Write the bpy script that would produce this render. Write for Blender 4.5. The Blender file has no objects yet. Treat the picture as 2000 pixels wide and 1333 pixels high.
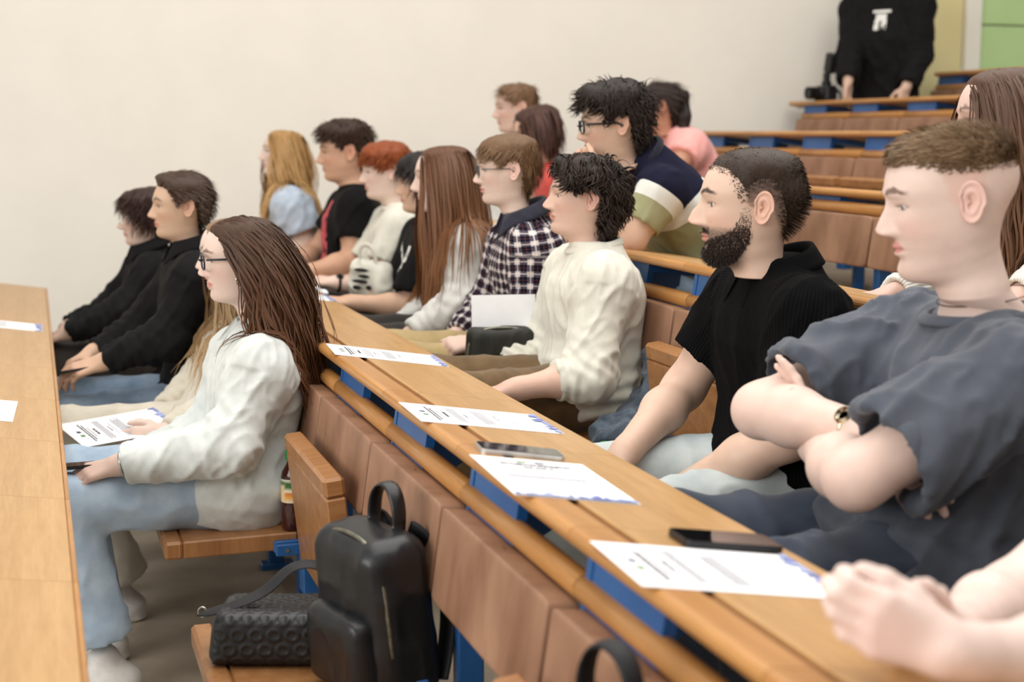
import bpy, math, random
import numpy as np
from mathutils import Vector, Matrix
from mathutils.bvhtree import BVHTree
R = math.radians
scn = bpy.context.scene
COL = scn.collection
# ------------------------------------------------------------------ camera
CAM_H, FPX, PITCH, YAW = 1.43, 2778.0, R(8.3653), R(18.509)
cam_d = bpy.data.cameras.new('camera'); cam = bpy.data.objects.new('camera', cam_d); COL.objects.link(cam)
cam.location = (0, 0, CAM_H); cam.rotation_euler = (R(90) - PITCH, 0, -YAW)
cam_d.sensor_width = 36; cam_d.lens = FPX / 2000 * 36
cam_d.clip_start = .05; cam_d.clip_end = 100
cam_d.dof.use_dof = True; cam_d.dof.focus_distance = 3.25; cam_d.dof.aperture_fstop = 3.1
scn.camera = cam
# ------------------------------------------------------------------ light
scn.view_settings.view_transform = 'Standard'; scn.view_settings.look = 'None'
scn.view_settings.gamma = 1; scn.view_settings.use_curve_mapping = False
scn.view_settings.exposure = 0.06
wd = bpy.data.worlds.new('daylight'); scn.world = wd; wd.use_nodes = True
wb = wd.node_tree.nodes['Background']; wb.inputs[0].default_value = (1.0, .98, .955, 1); wb.inputs[1].default_value = .60
def area(name, loc, target, sx, sy, power, col):
    l = bpy.data.lights.new(name, 'AREA'); l.shape = 'RECTANGLE'; l.size = sx; l.size_y = sy; l.energy = power; l.color = col
    o = bpy.data.objects.new(name, l); COL.objects.link(o); o.location = loc
    o.rotation_euler = (Vector(target) - Vector(loc)).to_track_quat('-Z', 'Y').to_euler()
    return o
area('key_light_left', (-4.6, .4, 2.9), (1.5, 3.0, .9), 5.5, 2.6, 260, (1, .985, .96))  # unseen key light added at front left to model the faces
area('ceiling_lamp_panel', (2.0, 3.2, 4.6), (2.0, 3.2, 0), 6.0, 6.0, 300, (1, .965, .915))
def at(px, py, Y):
    """world point seen at photograph pixel (px,py) at row position Y (metres from the camera along the rows)"""
    r, u, f = px - 1000, 666.5 - py, FPX
    fw = f * math.cos(PITCH) + u * math.sin(PITCH); z = -f * math.sin(PITCH) + u * math.cos(PITCH)
    x = r * math.cos(YAW) + fw * math.sin(YAW); y = -r * math.sin(YAW) + fw * math.cos(YAW)
    k = Y / y
    return np.array([x * k, Y, CAM_H + z * k])
def atz(px, py, Z):
    p = at(px, py, 1.0); k = (Z - CAM_H) / (p[2] - CAM_H)
    return np.array([p[0] * k, k, Z])
# ------------------------------------------------------------------ materials
def lin(c):
    return tuple(((v / 255) / 12.92 if v / 255 <= .04045 else ((v / 255 + .055) / 1.055) ** 2.4) for v in c)
def newmat(name, rough=.6, spec=.5):
    m = bpy.data.materials.new(name); m.use_nodes = True; nt = m.node_tree; b = nt.nodes['Principled BSDF']
    b.inputs['Roughness'].default_value = rough; b.inputs['Specular IOR Level'].default_value = spec
    return m, nt, b
def ramp(nt, fac, stops):
    r = nt.nodes.new('ShaderNodeValToRGB'); e = r.color_ramp.elements
    while len(e) < len(stops): e.new(.5)
    for q, (p, c) in zip(e, stops): q.position = p; q.color = (*c, 1)
    nt.links.new(fac, r.inputs[0]); return r.outputs[0]
def noise_node(nt, scale, stretch=(1, 1, 1), detail=4, coord='Object', rough=.55):
    t = nt.nodes.new('ShaderNodeTexCoord'); mp = nt.nodes.new('ShaderNodeMapping'); mp.inputs['Scale'].default_value = stretch
    n = nt.nodes.new('ShaderNodeTexNoise'); n.inputs['Scale'].default_value = scale; n.inputs['Detail'].default_value = detail
    n.inputs['Roughness'].default_value = rough
    nt.links.new(t.outputs[coord], mp.inputs[0]); nt.links.new(mp.outputs[0], n.inputs['Vector']); return n.outputs['Fac']
def bump(nt, b, h, strength, dist=.002):
    n = nt.nodes.new('ShaderNodeBump'); n.inputs['Strength'].default_value = strength; n.inputs['Distance'].default_value = dist
    nt.links.new(h, n.inputs['Height']); nt.links.new(n.outputs[0], b.inputs['Normal'])
def mat_noise(name, c1, c2, scale, stretch=(1, 1, 1), rough=.6, spec=.4, bs=.0, bscale=None, bd=.002, lo=.3, hi=.7, metal=0):
    m, nt, b = newmat(name, rough, spec); f = noise_node(nt, scale, stretch)
    nt.links.new(ramp(nt, f, [(lo, lin(c1)), (hi, lin(c2))]), b.inputs['Base Color']); b.inputs['Metallic'].default_value = metal
    if bs: bump(nt, b, noise_node(nt, bscale or scale, stretch), bs, bd)
    return m
def mat_wood(name, c1, c2, c3, stretch, rough=.38, scale=9):
    m, nt, b = newmat(name, rough, .4)
    f = noise_node(nt, scale, stretch, 6, 'Object', .65)
    c = ramp(nt, f, [(.25, lin(c1)), (.5, lin(c2)), (.75, lin(c3))])
    g = noise_node(nt, scale * 9, stretch, 3); mx = nt.nodes.new('ShaderNodeMix'); mx.data_type = 'RGBA'; mx.blend_type = 'MULTIPLY'
    mx.inputs[0].default_value = .35
    nt.links.new(c, mx.inputs[6]); nt.links.new(ramp(nt, g, [(.35, (.72, .68, .62)), (.6, (1, 1, 1))]), mx.inputs[7])
    nt.links.new(mx.outputs[2], b.inputs['Base Color']); bump(nt, b, g, .06, .001)
    return m
def mat_attr(name, rough=.6, spec=.4, bs=0, bscale=300, sss=0, sheen=0, attr='Col', nz=.0, nscale=60):
    """colour comes from the mesh colour attribute"""
    m, nt, b = newmat(name, rough, spec); a = nt.nodes.new('ShaderNodeAttribute'); a.attribute_name = attr
    out = a.outputs['Color']
    if nz:
        mx = nt.nodes.new('ShaderNodeMix'); mx.data_type = 'RGBA'; mx.blend_type = 'MULTIPLY'; mx.inputs[0].default_value = 1
        nt.links.new(out, mx.inputs[6]); nt.links.new(ramp(nt, noise_node(nt, nscale), [(.3, (1 - nz,) * 3), (.7, (1 + nz * .3,) * 3)]), mx.inputs[7]); out = mx.outputs[2]
    nt.links.new(out, b.inputs['Base Color'])
    if sss:
        b.inputs['Subsurface Weight'].default_value = sss; b.inputs['Subsurface Radius'].default_value = (1, .35, .2); b.inputs['Subsurface Scale'].default_value = .006
    if sheen: b.inputs['Sheen Weight'].default_value = sheen
    if bs: bump(nt, b, noise_node(nt, bscale), bs, .001)
    return m
# ------------------------------------------------------------------ mesh helpers
def link(name, me, mat=None, parent=None, loc=None):
    o = bpy.data.objects.new(name, me); COL.objects.link(o)
    if mat is not None and me is not None and not me.materials: me.materials.append(mat)
    if parent is not None: o.parent = parent
    if loc is not None: o.location = loc
    return o
def mk(name, V, F, col=None, smooth=True, uv=None):
    """V (n,3) array, F list of polygons or (m,k) array"""
    me = bpy.data.meshes.new(name); V = np.asarray(V, dtype=np.float32)
    if isinstance(F, np.ndarray):
        n, k = F.shape; me.vertices.add(len(V)); me.vertices.foreach_set('co', V.ravel())
        me.loops.add(n * k); me.loops.foreach_set('vertex_index', F.astype(np.int32).ravel())
        me.polygons.add(n); me.polygons.foreach_set('loop_start', np.arange(0, n * k, k, dtype=np.int32))
        me.update(calc_edges=True)
    else:
        me.from_pydata(V.tolist(), [], [list(map(int, f)) for f in F]); me.update()
    if col is not None:
        a = me.color_attributes.new('Col', 'FLOAT_COLOR', 'POINT'); c = np.ones((len(V), 4), np.float32); c[:, :3] = col; a.data.foreach_set('color', c.ravel())
    if uv is not None:
        a = me.attributes.new('fab', 'FLOAT_VECTOR', 'POINT'); a.data.foreach_set('vector', np.asarray(uv, np.float32).ravel())
    me.polygons.foreach_set('use_smooth', np.full(len(me.polygons), bool(smooth)))
    return me
class MB:
    """collects simple shapes into one mesh"""
    def __init__(s): s.V = []; s.F = []
    def add(s, V, F):
        b = len(s.V); s.V += [tuple(map(float, v)) for v in V]; s.F += [[i + b for i in f] for f in F]; return s
    def box(s, c, d, rot=None, bev=0.0):
        x, y, z = [q / 2 for q in d]; e = min(bev, x * .95, y * .95, z * .95)
        if e <= 0:
            V = [(a, b, c2) for a in (-x, x) for b in (-y, y) for c2 in (-z, z)]
            F = [(0, 1, 3, 2), (4, 6, 7, 5), (0, 4, 5, 1), (2, 3, 7, 6), (0, 2, 6, 4), (1, 5, 7, 3)]
        else:
            V = []; idx = {}
            for sx in (-1, 1):
                for sy in (-1, 1):
                    for sz in (-1, 1):
                        for ax in range(3):
                            v = [sx * (x - e), sy * (y - e), sz * (z - e)]; v[ax] = (sx * x, sy * y, sz * z)[ax]
                            idx[(sx, sy, sz, ax)] = len(V); V.append(tuple(v))
            F = []
            for ax in range(3):
                o = [q for q in range(3) if q != ax]
                for sg in (-1, 1):
                    q = []
                    for (a, b) in ((-1, -1), (1, -1), (1, 1), (-1, 1)):
                        k = [0, 0, 0]; k[ax] = sg; k[o[0]] = a; k[o[1]] = b; q.append(idx[(*k, ax)])
                    flip = (sg < 0) ^ (ax == 1); F.append(q[::-1] if flip else q)
            for ax in range(3):
                o = [q for q in range(3) if q != ax]
                for a in (-1, 1):
                    for b in (-1, 1):
                        k0 = [0, 0, 0]; k0[o[0]] = a; k0[o[1]] = b; k1 = list(k0); k0[ax] = -1; k1[ax] = 1
                        q = [idx[(*k0, o[0])], idx[(*k1, o[0])], idx[(*k1, o[1])], idx[(*k0, o[1])]]; F.append(q)
            for sx in (-1, 1):
                for sy in (-1, 1):
                    for sz in (-1, 1): F.append([idx[(sx, sy, sz, 0)], idx[(sx, sy, sz, 1)], idx[(sx, sy, sz, 2)]])
        V = [Vector(v) for v in V]
        if rot is not None: V = [rot @ v for v in V]
        return s.add([v + Vector(c) for v in V], F)
    def prism(s, poly, axis, a, b):
        """polygon (2D) extruded along axis from a to b; poly coords are the other two axes in order"""
        n = len(poly); V = []
        for t in (a, b):
            for p in poly:
                v = list(p); v.insert(axis, t); V.append(v)
        F = [list(range(n))[::-1], list(range(n, 2 * n))] + [(i, (i + 1) % n, n + (i + 1) % n, n + i) for i in range(n)]
        return s.add(V, F)
    def tube(s, pts, rad, n=8, flat=None, caps=True, closed=False):
        """tube along pts; rad scalar or list; flat=(normal vector, ratio) squashes the section along that normal"""
        P = np.asarray(pts, float); m = len(P); r = np.full(m, rad, float) if np.isscalar(rad) else np.asarray(rad, float)
        T = np.gradient(P, axis=0) if not closed else np.roll(P, -1, 0) - np.roll(P, 1, 0)
        T /= np.linalg.norm(T, axis=1)[:, None] + 1e-9
        ref = np.array([0, 0, 1.]) if abs(T[0][2]) < .9 else np.array([1., 0, 0]); V = []
        if flat is not None: ref = np.asarray(flat[0], float)
        for i in range(m):
            a = ref - T[i] * (ref @ T[i]); a /= np.linalg.norm(a) + 1e-9; b = np.cross(T[i], a)
            if flat is None: ref = a
            ra = r[i] * (flat[1] if flat is not None else 1)
            for j in range(n):
                t = 2 * math.pi * j / n; V.append(P[i] + a * math.cos(t) * ra + b * math.sin(t) * r[i])
        F = []; mm = m if closed else m - 1
        for i in range(mm):
            for j in range(n):
                k = (i + 1) % m; F.append((i * n + j, k * n + j, k * n + (j + 1) % n, i * n + (j + 1) % n))
        if caps and not closed: F += [list(range(n))[::-1], [(m - 1) * n + j for j in range(n)]]
        return s.add(V, F)
    def lathe(s, prof, n=20, c=(0, 0, 0)):
        V = [(c[0] + r * math.cos(2 * math.pi * j / n), c[1] + r * math.sin(2 * math.pi * j / n), c[2] + z) for r, z in prof for j in range(n)]
        F = [(i * n + j, i * n + (j + 1) % n, (i + 1) * n + (j + 1) % n, (i + 1) * n + j) for i in range(len(prof) - 1) for j in range(n)]
        F += [list(range(n))[::-1], [(len(prof) - 1) * n + j for j in range(n)]]
        return s.add(V, F)
    def mesh(s, name, smooth=False): return mk(name, s.V, s.F, smooth=smooth)
    def build(s, name, mat, parent=None, loc=None, smooth=False):
        V = np.asarray(s.V)
        if parent is not None and loc is None: loc = None
        return link(name, mk(name, V, s.F, smooth=smooth), mat, parent, loc)
def tag(o, label=None, cat=None, group=None, kind=None):
    if label: o['label'] = label
    if cat: o['category'] = cat
    if group: o['group'] = group
    if kind: o['kind'] = kind
    return o
def empty(name, loc=(0, 0, 0), rz=0):
    o = bpy.data.objects.new(name, None); COL.objects.link(o); o.location = loc; o.rotation_euler = (0, 0, rz); o.empty_display_size = .1
    return o
def copy_tree(o, parent=None):
    c = o.copy(); COL.objects.link(c); c.parent = parent
    for ch in [q for q in o.children]: copy_tree(ch, c)
    return c
def sstep(a, b, x):
    t = np.clip((x - a) / (b - a), 0, 1); return t * t * (3 - 2 * t)
def vnoise(p, seed=0):
    """smooth value noise in 0..1 for an (n,3) array"""
    i = np.floor(p).astype(np.int64); f = p - i; f = f * f * (3 - 2 * f); out = 0
    for dx in (0, 1):
        for dy in (0, 1):
            for dz in (0, 1):
                h = ((i[:, 0] + dx) * 374761393 + (i[:, 1] + dy) * 668265263 + (i[:, 2] + dz) * 2147483647 + seed * 974711) & 0xffffffff
                h = ((h ^ (h >> 13)) * 1274126177) & 0xffffffff; h = (h ^ (h >> 16)) & 0xffff
                w = (f[:, 0] if dx else 1 - f[:, 0]) * (f[:, 1] if dy else 1 - f[:, 1]) * (f[:, 2] if dz else 1 - f[:, 2])
                out = out + w * h / 65535.
    return out
# ------------------------------------------------------------------ implicit bodies
def nrm(v): v = np.asarray(v, float); return v / (np.linalg.norm(v) + 1e-12)
class Cap:
    """tapered capsule; optional flattening along axis fl by ratio fr (<1 thinner)"""
    def __init__(s, a, b, ra, rb, k=.02, fl=None, fr=1., cut=None, hollow=None, grp=0):
        s.a = np.asarray(a, float); s.b = np.asarray(b, float); s.ra = ra; s.rb = rb; s.k = k; s.fl = None if fl is None else nrm(fl); s.fr = fr; s.cut = cut; s.hollow = hollow; s.grp = grp
    def bounds(s):
        r = max(s.ra, s.rb); return np.minimum(s.a, s.b) - r, np.maximum(s.a, s.b) + r
    def d(s, p):
        ba = s.b - s.a; pa = p - s.a; L2 = ba @ ba + 1e-12; t = np.clip((pa @ ba) / L2, 0, 1)
        q = pa - t[:, None] * ba
        if s.fl is not None:
            c = q @ s.fl; q = q + (c * (1 / s.fr - 1))[:, None] * s.fl
        l = np.sqrt((q * q).sum(1)); r = s.ra + (s.rb - s.ra) * t; d = l - r
        if s.fl is not None: d = d * (.5 + .5 * s.fr)
        if s.cut:                       # flat open end at b, hollowed by a bore of radius hollow
            u = nrm(ba); e = (p - s.b) @ u; d = np.maximum(d, e)
            if s.hollow:
                inner = np.maximum(np.sqrt(np.maximum((pa * pa).sum(1) - (pa @ u) ** 2, 0)) - s.hollow, -(e + s.cut)); d = np.maximum(d, -inner)
        return d
class Loft:
    """upright body volume: frame (o, x lateral, y forward, z up), tables of height, half width, half depth, forward shift"""
    def __init__(s, o, X, Y, Z, tab, k=.03, n=2.4, grp=0):
        s.o = np.asarray(o, float); s.M = np.array([X, Y, Z], float); s.t = np.asarray(tab, float); s.k = k; s.n = n; s.grp = grp
    def bounds(s):
        t = s.t; P = []
        for z, w, d, y in t:
            for a in (-1, 1):
                for b in (-1, 1): P.append(s.o + np.array([a * w, y + b * d, z]) @ s.M)
        P = np.array(P); return P.min(0) - .01, P.max(0) + .01
    def d(s, p):
        q = (p - s.o) @ s.M.T; t = s.t; z = q[:, 2]
        w = np.interp(z, t[:, 0], t[:, 1]); dd = np.interp(z, t[:, 0], t[:, 2]); yc = np.interp(z, t[:, 0], t[:, 3])
        e = (np.abs(q[:, 0] / w) ** s.n + np.abs((q[:, 1] - yc) / dd) ** s.n) ** (1 / s.n)
        d = (e - 1) * np.minimum(w, dd)
        return np.maximum(d, np.maximum(t[0, 0] - z, z - t[-1, 0]))
def smin(a, b, k):
    h = np.maximum(k - np.abs(a - b), 0) / k; return np.minimum(a, b) - h * h * k * .25
def field(prims, p):
    out = np.full(len(p), 1e3)
    for q in prims: out = smin(out, q.d(p), q.k) if q.k > 0 else np.minimum(out, q.d(p))
    return out
def polygonize(prims, vox):
    """surface-nets mesh of the smooth union of prims"""
    lo = np.min([q.bounds()[0] for q in prims], 0) - 4 * vox; hi = np.max([q.bounds()[1] for q in prims], 0) + 4 * vox
    N = np.ceil((hi - lo) / vox).astype(int) + 1
    G = np.full(N, 1.0, np.float32); ax = [lo[i] + vox * np.arange(N[i]) for i in range(3)]
    for q in prims:
        a, b = q.bounds(); m = q.k + 3 * vox
        i0 = np.maximum(((a - m - lo) / vox).astype(int), 0); i1 = np.minimum(((b + m - lo) / vox).astype(int) + 2, N)
        X, Y, Z = np.meshgrid(ax[0][i0[0]:i1[0]], ax[1][i0[1]:i1[1]], ax[2][i0[2]:i1[2]], indexing='ij')
        d = q.d(np.stack([X.ravel(), Y.ravel(), Z.ravel()], 1)).reshape(X.shape)
        S = G[i0[0]:i1[0], i0[1]:i1[1], i0[2]:i1[2]]; S[...] = smin(S, d, max(q.k, 1e-4))
    s = G < 0
    c = np.zeros(N - 1, np.int8)
    for dx in (0, 1):
        for dy in (0, 1):
            for dz in (0, 1): c += s[dx:N[0] - 1 + dx, dy:N[1] - 1 + dy, dz:N[2] - 1 + dz]
    act = np.argwhere((c > 0) & (c < 8)); idx = np.full(N - 1, -1, np.int64); idx[act[:, 0], act[:, 1], act[:, 2]] = np.arange(len(act))
    acc = np.zeros((len(act), 3)); cnt = np.zeros(len(act)); corners = [(x, y, z) for x in (0, 1) for y in (0, 1) for z in (0, 1)]
    val = {o: G[act[:, 0] + o[0], act[:, 1] + o[1], act[:, 2] + o[2]] for o in corners}
    for o in corners:
        for ax_ in range(3):
            if o[ax_] == 0:
                e = list(o); e[ax_] = 1; e = tuple(e); va, vb = val[o], val[e]; m = (va < 0) != (vb < 0)
                t = np.where(m, va / np.where(m, va - vb, 1), 0); P = np.array(o, float)[None].repeat(len(act), 0); P[:, ax_] = t
                acc[m] += P[m]; cnt[m] += 1
    V = lo + vox * (act + acc / cnt[:, None])
    F = []
    for ax_ in range(3):
        o1, o2 = [(1, 2), (2, 0), (0, 1)][ax_]
        sl0 = [slice(1, -1)] * 3; sl0[ax_] = slice(0, -1); sl1 = [slice(1, -1)] * 3; sl1[ax_] = slice(1, None)
        A = s[tuple(sl0)]; B = s[tuple(sl1)]; E = np.argwhere(A != B); off = np.ones(3, int); off[ax_] = 0; E = E + off
        inside = s[E[:, 0], E[:, 1], E[:, 2]]
        def cell(d1, d2):
            q = E.copy(); q[:, o1] -= d1; q[:, o2] -= d2; return idx[q[:, 0], q[:, 1], q[:, 2]]
        Q = np.stack([cell(1, 1), cell(0, 1), cell(0, 0), cell(1, 0)], 1); Q[~inside] = Q[~inside][:, ::-1]; F.append(Q)
    return V, np.concatenate(F)
def scatter(F, W, n):
    """sum the per-face vectors (or per-corner, if W has a corner axis) onto vertices"""
    out = np.empty((n, 3))
    for c in range(3):
        w = np.repeat(W[:, c], F.shape[1]) if W.ndim == 2 else W[:, :, c].ravel()
        out[:, c] = np.bincount(F.ravel(), weights=w, minlength=n)
    return out
def vnormals(V, F):
    n = np.cross(V[F[:, 2]] - V[F[:, 0]], V[F[:, -1]] - V[F[:, 1]]); N = scatter(F, n, len(V))
    return N / (np.linalg.norm(N, axis=1)[:, None] + 1e-12)
def smooth(V, F, it=2, lam=.5):
    C = np.maximum(np.bincount(F.ravel(), minlength=len(V)), 1)[:, None]
    for _ in range(it): V = V + lam * (scatter(F, V[np.roll(F, -1, 1)], len(V)) / C - V)
    return V
# ------------------------------------------------------------------ materials of the hall
M_DESK = mat_wood('oak_desk', (170, 130, 82), (186, 145, 94), (200, 160, 110), (2.2, .16, 2.2), .33)
M_RAIL = mat_wood('oak_rail', (162, 112, 60), (180, 128, 72), (193, 143, 86), (3, .18, 3), .30)
M_SEATW = mat_wood('oak_seat', (136, 92, 54), (158, 110, 67), (176, 128, 83), (2.4, 2.4, .18), .36)
M_GROOVE = mat_wood('oak_darker', (128, 84, 48), (146, 98, 58), (160, 112, 70), (2, 2, 2), .5)  # darker oak tone for the pencil groove strips
M_PAD = mat_noise('brown_leatherette', (118, 82, 60), (168, 130, 104), 7, (1, 1, .35), .5, .35, .12, 160, .001)
M_BLUE = mat_noise('blue_painted_steel', (18, 74, 132), (34, 96, 158), 6, rough=.38, spec=.5, bs=.04, bscale=90)
M_WALL = mat_noise('cream_plaster', (230, 225, 214), (235, 230, 219), 3, rough=.92, spec=.15, bs=.05, bscale=120)
M_FLOOR = mat_noise('grey_brown_linoleum', (150, 138, 120), (178, 166, 146), 5, rough=.5, spec=.4)
PITCH_Y, ROW_P = .555, .96
FLOORS = [0, .18, .375, .53, .725, .908, 1.097]
def Yb(k): return 1.782 + PITCH_Y * k
WALL_Y = 8.10
def structure(o): o['kind'] = 'structure'; return o
# stepped floor
prof = [(-4.5, -.3)]
x = -4.5
prof += [(-4.5, 0)]
for n in range(1, 7):
    xr = .76 + (n - 1) * ROW_P; prof += [(xr, FLOORS[n - 1]), (xr, FLOORS[n])]
prof += [(9.0, FLOORS[6]), (9.0, -.3)]
structure(MB().prism(prof[::-1], 1, -3.0, WALL_Y).build('floor', M_FLOOR))
structure(MB().box((2.2, WALL_Y + .1, 2.4), (13.6, .2, 5.6)).build('wall_left', M_WALL))
M_YEL = mat_noise('pale_yellow_paint', (216, 203, 148), (222, 210, 158), 3, rough=.7); M_GRN = mat_noise('pale_green_paint', (176, 205, 140), (184, 212, 150), 3, rough=.6); M_WHT = mat_noise('white_paint', (230, 226, 212), (236, 232, 220), 3, rough=.6)
def xw(px): return at(px, 70, WALL_Y - .03)[0]
zf = FLOORS[6]
structure(MB().box(((xw(1770) + xw(1878)) / 2, WALL_Y - .02, zf + 1.1), (xw(1878) - xw(1770), .04, 2.2), bev=.004).build('door_1', M_YEL))
structure(MB().box(((xw(1880) + xw(1908)) / 2, WALL_Y - .04, zf + 1.25), (xw(1908) - xw(1880), .08, 2.5), bev=.006).build('trim_1', M_WHT))
gd = structure(empty('door_2', ((xw(1910)), WALL_Y, zf))); gw = .95
zg = at(1950, 50, WALL_Y - .03)[2] - zf
for (a, b) in ((.0, zg - .006), (zg + .006, 2.2)):
    MB().box((gw / 2, -.02, (a + b) / 2), (gw, .04, b - a), bev=.005).build('door_panel', M_GRN, gd)
# hinge of the yellow door
for q in (.35, .5): structure(MB().box((xw(1876), WALL_Y - .045, zf + 1.0 * q + .2), (.02, .02, .07), bev=.004).build('trim_2', M_WHT))
# ------------------------------------------------------------------ desks
TILT = R(8.5)
def desk_pt(x0, z0, s, h=0.):
    return (x0 + s * math.cos(TILT) + h * math.sin(TILT), z0 - s * math.sin(TILT) + h * math.cos(TILT))
def nosing_mesh(ln):
    pr = []; r = .0135
    for a in np.linspace(90, 270, 9): pr.append((r + r * math.cos(R(a)), -r + r * math.sin(R(a))))
    pr += [(.058, -.027), (.062, -.024), (.062, -.004), (.058, 0)]
    poly = [desk_pt(0, 0, s, h) for s, h in pr]; return MB().prism(poly[::-1], 1, -ln / 2 + .0008, ln / 2 - .0008).mesh('nosing', False)
def strip_mesh(ln, a, b, top, bot, name, bev=.0015):
    poly = [desk_pt(0, 0, s, h) for s, h in ((a, bot), (a, top - bev), (a + bev, top), (b - bev, top), (b, top - bev), (b, bot))]
    return MB().prism(poly, 1, -ln / 2 + .0006, ln / 2 - .0006).mesh(name)
def bracket_mesh():
    mb = MB(); mb.prism([desk_pt(0, 0, .03, -.028), desk_pt(0, 0, .03, -.20), desk_pt(0, 0, .09, -.215), desk_pt(0, 0, .25, -.09), desk_pt(0, 0, .25, -.028)], 1, -.018, 0.)
    mb.prism([desk_pt(0, 0, .032, -.028), desk_pt(0, 0, .032, -.17), desk_pt(0, 0, .05, -.18), desk_pt(0, 0, .05, -.028)], 1, -.25, -.015)
    mb.prism([desk_pt(0, 0, .05, -.028), desk_pt(0, 0, .05, -.048), desk_pt(0, 0, .25, -.048), desk_pt(0, 0, .25, -.028)], 1, -.25, -.015)
    return mb.mesh('bracket')
DM = {}
def desk_parts(ln):
    k = round(ln, 3)
    if k not in DM: DM[k] = (nosing_mesh(ln), strip_mesh(ln, .062, .078, -.007, -.03, 'groove'), strip_mesh(ln, .078, .308, 0, -.024, 'desk_panel'))
    return DM[k]
BRK = bracket_mesh()
DESK_LABEL = ['pale oak writing desk in front of the front-row sitters', 'long oak writing desk strewn with certificates and phones', 'oak writing desk behind the curly-haired man in white', 'oak writing desk behind the bearded man in black polo',
              'oak writing desk just behind the row of the pink-topped woman', 'oak writing desk carrying the black camera', 'topmost oak writing desk beside the yellow door']
DESKS = []
for n in range(7):
    x0 = .68 + (n - 1) * ROW_P; z0 = FLOORS[n] + .712
    if n == 0: x0, z0 = -.266, .752
    d = empty('lecture_desk', (x0, 0, z0)); tag(d, DESK_LABEL[n], 'desk', 'rows of writing desks'); DESKS.append((d, x0, z0))
    ks = list(range(-2, 11)) if n else list(range(-2, 9)); pieces = [((Yb(k) + Yb(k + 1)) / 2, PITCH_Y, k) for k in ks]
    if n == 0: pieces.append((Yb(9) + .1, .2, 9))
    if n == 5: pieces.append((Yb(11) + .07, .14, 11))
    for (yc, ln, k) in pieces:
        if n == 0:
            fk = ('front', ln)
            if fk not in DM: DM[fk] = strip_mesh(ln, -.36, .300, 0, -.026, 'desk_panel'), strip_mesh(ln, .3005, .310, -.001, -.026, 'edge_lipping')
            link('desk_panel', DM[fk][0], M_DESK, d, (0, yc, 0)); link('edge_lipping', DM[fk][1], M_RAIL, d, (0, yc, 0)); continue
        a, g, p = desk_parts(ln); o = link('nosing', a, M_RAIL, d, (0, yc, 0)); link('groove', g, M_GROOVE, d, (0, yc, 0)); link('desk_panel', p, M_DESK, d, (0, yc, 0))
        if ln > .3: link('bracket', BRK, M_BLUE, d, (0, Yb(k) + (PITCH_Y if n > 1 else PITCH_Y) - .012, 0))
def on_desk(n, s, h=0.):
    d, x0, z0 = DESKS[n]; return desk_pt(x0, z0, s, h)
# ------------------------------------------------------------------ tip-up seats
def puff(ax_, ay, az, e1=.22, e2=.22, nu=28, nv=14):
    V = []
    for i in range(nv + 1):
        p = -math.pi / 2 + math.pi * i / nv; cpw = math.copysign(abs(math.cos(p)) ** e1, math.cos(p)); spw = math.copysign(abs(math.sin(p)) ** e1, math.sin(p))
        for j in range(nu):
            t = 2 * math.pi * (j + .5) / nu; V.append((ax_ * cpw * math.copysign(abs(math.cos(t)) ** e2, math.cos(t)), ay * cpw * math.copysign(abs(math.sin(t)) ** e2, math.sin(t)), az * spw))
    F = [(i * nu + j, i * nu + (j + 1) % nu, (i + 1) * nu + (j + 1) % nu, (i + 1) * nu + j) for i in range(nv) for j in range(nu)]
    return V, F
lean = Matrix.Rotation(R(8), 3, 'Y')
def pad_mesh():
    V, F = puff(.027, .2705, .084, .10, .10, 48, 22); V = [lean @ Vector(v) for v in V]; return mk('back_pad', np.array(V), F, smooth=True)
PADM = pad_mesh()
RAILM = MB().tube([(0, -.2755, 0), (0, -.273, 0), (0, .273, 0), (0, .2755, 0)], [.018, .0205, .0205, .018], 20).mesh('top_rail', True)
SEATB = MB().box((-.142, 0, -.022), (.284, .50, .044), bev=.004).mesh('seat_board')
SEATN = MB().box((-.3065, 0, -.022), (.045, .50, .046), bev=.007).mesh('seat_nosing')
HNG = MB().box((.0, 0, -.03), (.028, .02, .15), bev=.003).box((-.04, 0, -.03), (.075, .016, .03), bev=.003).box((.012, 0, -.10), (.05, .03, .10), bev=.004).mesh('hinge_bracket')
SCRM = MB().tube([(-.05, -.012, -.03), (-.05, .012, -.03)], .005, 8).mesh('hinge_screw')
LEGM = MB().box((0, 0, .38), (.05, .035, .76), bev=.004).box((.02, 0, .01), (.14, .06, .02), bev=.003).box((-.04, 0, .36), (.10, .03, .05), bev=.003).mesh('frame_post')
M_STEELB = mat_noise('grey_steel', (150, 150, 150), (185, 185, 185), 20, rough=.3, metal=1)
def seat(row, k, down, label, group):
    fz = FLOORS[row]; x = .705 + row * ROW_P; s = empty('tip_up_seat', (x, Yb(k) + PITCH_Y / 2, fz)); tag(s, label, 'seat', group)
    link('back_pad', PADM, M_PAD, s, (-.040, 0, .698)); link('top_rail', RAILM, M_RAIL, s, (0, 0, .80))
    b = link('seat_board', SEATB, M_SEATW, s, (-.112, 0, .43)); nz = link('seat_nosing', SEATN, M_SEATW, b)
    if not down: b.rotation_euler = (0, R(84), 0); b.location = (-.072, 0, .375)
    for q in (-1, 1):
        h = link('hinge_bracket', HNG, M_BLUE, s, (-.098, q * .262, .43)); link('hinge_screw', SCRM, M_STEELB, h)
    link('frame_post', LEGM, M_BLUE, s, (-.0, -.262, 0)); return s
OCC = {0: {3, 4, 5, 7, 1, 0}, 1: {-1, 0, 1, 3, 4, 5, 6, 7, 8, 9}, 2: {1, 4, 8, 9}, 3: {8}, 4: set(), 5: set(), 6: set()}
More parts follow.
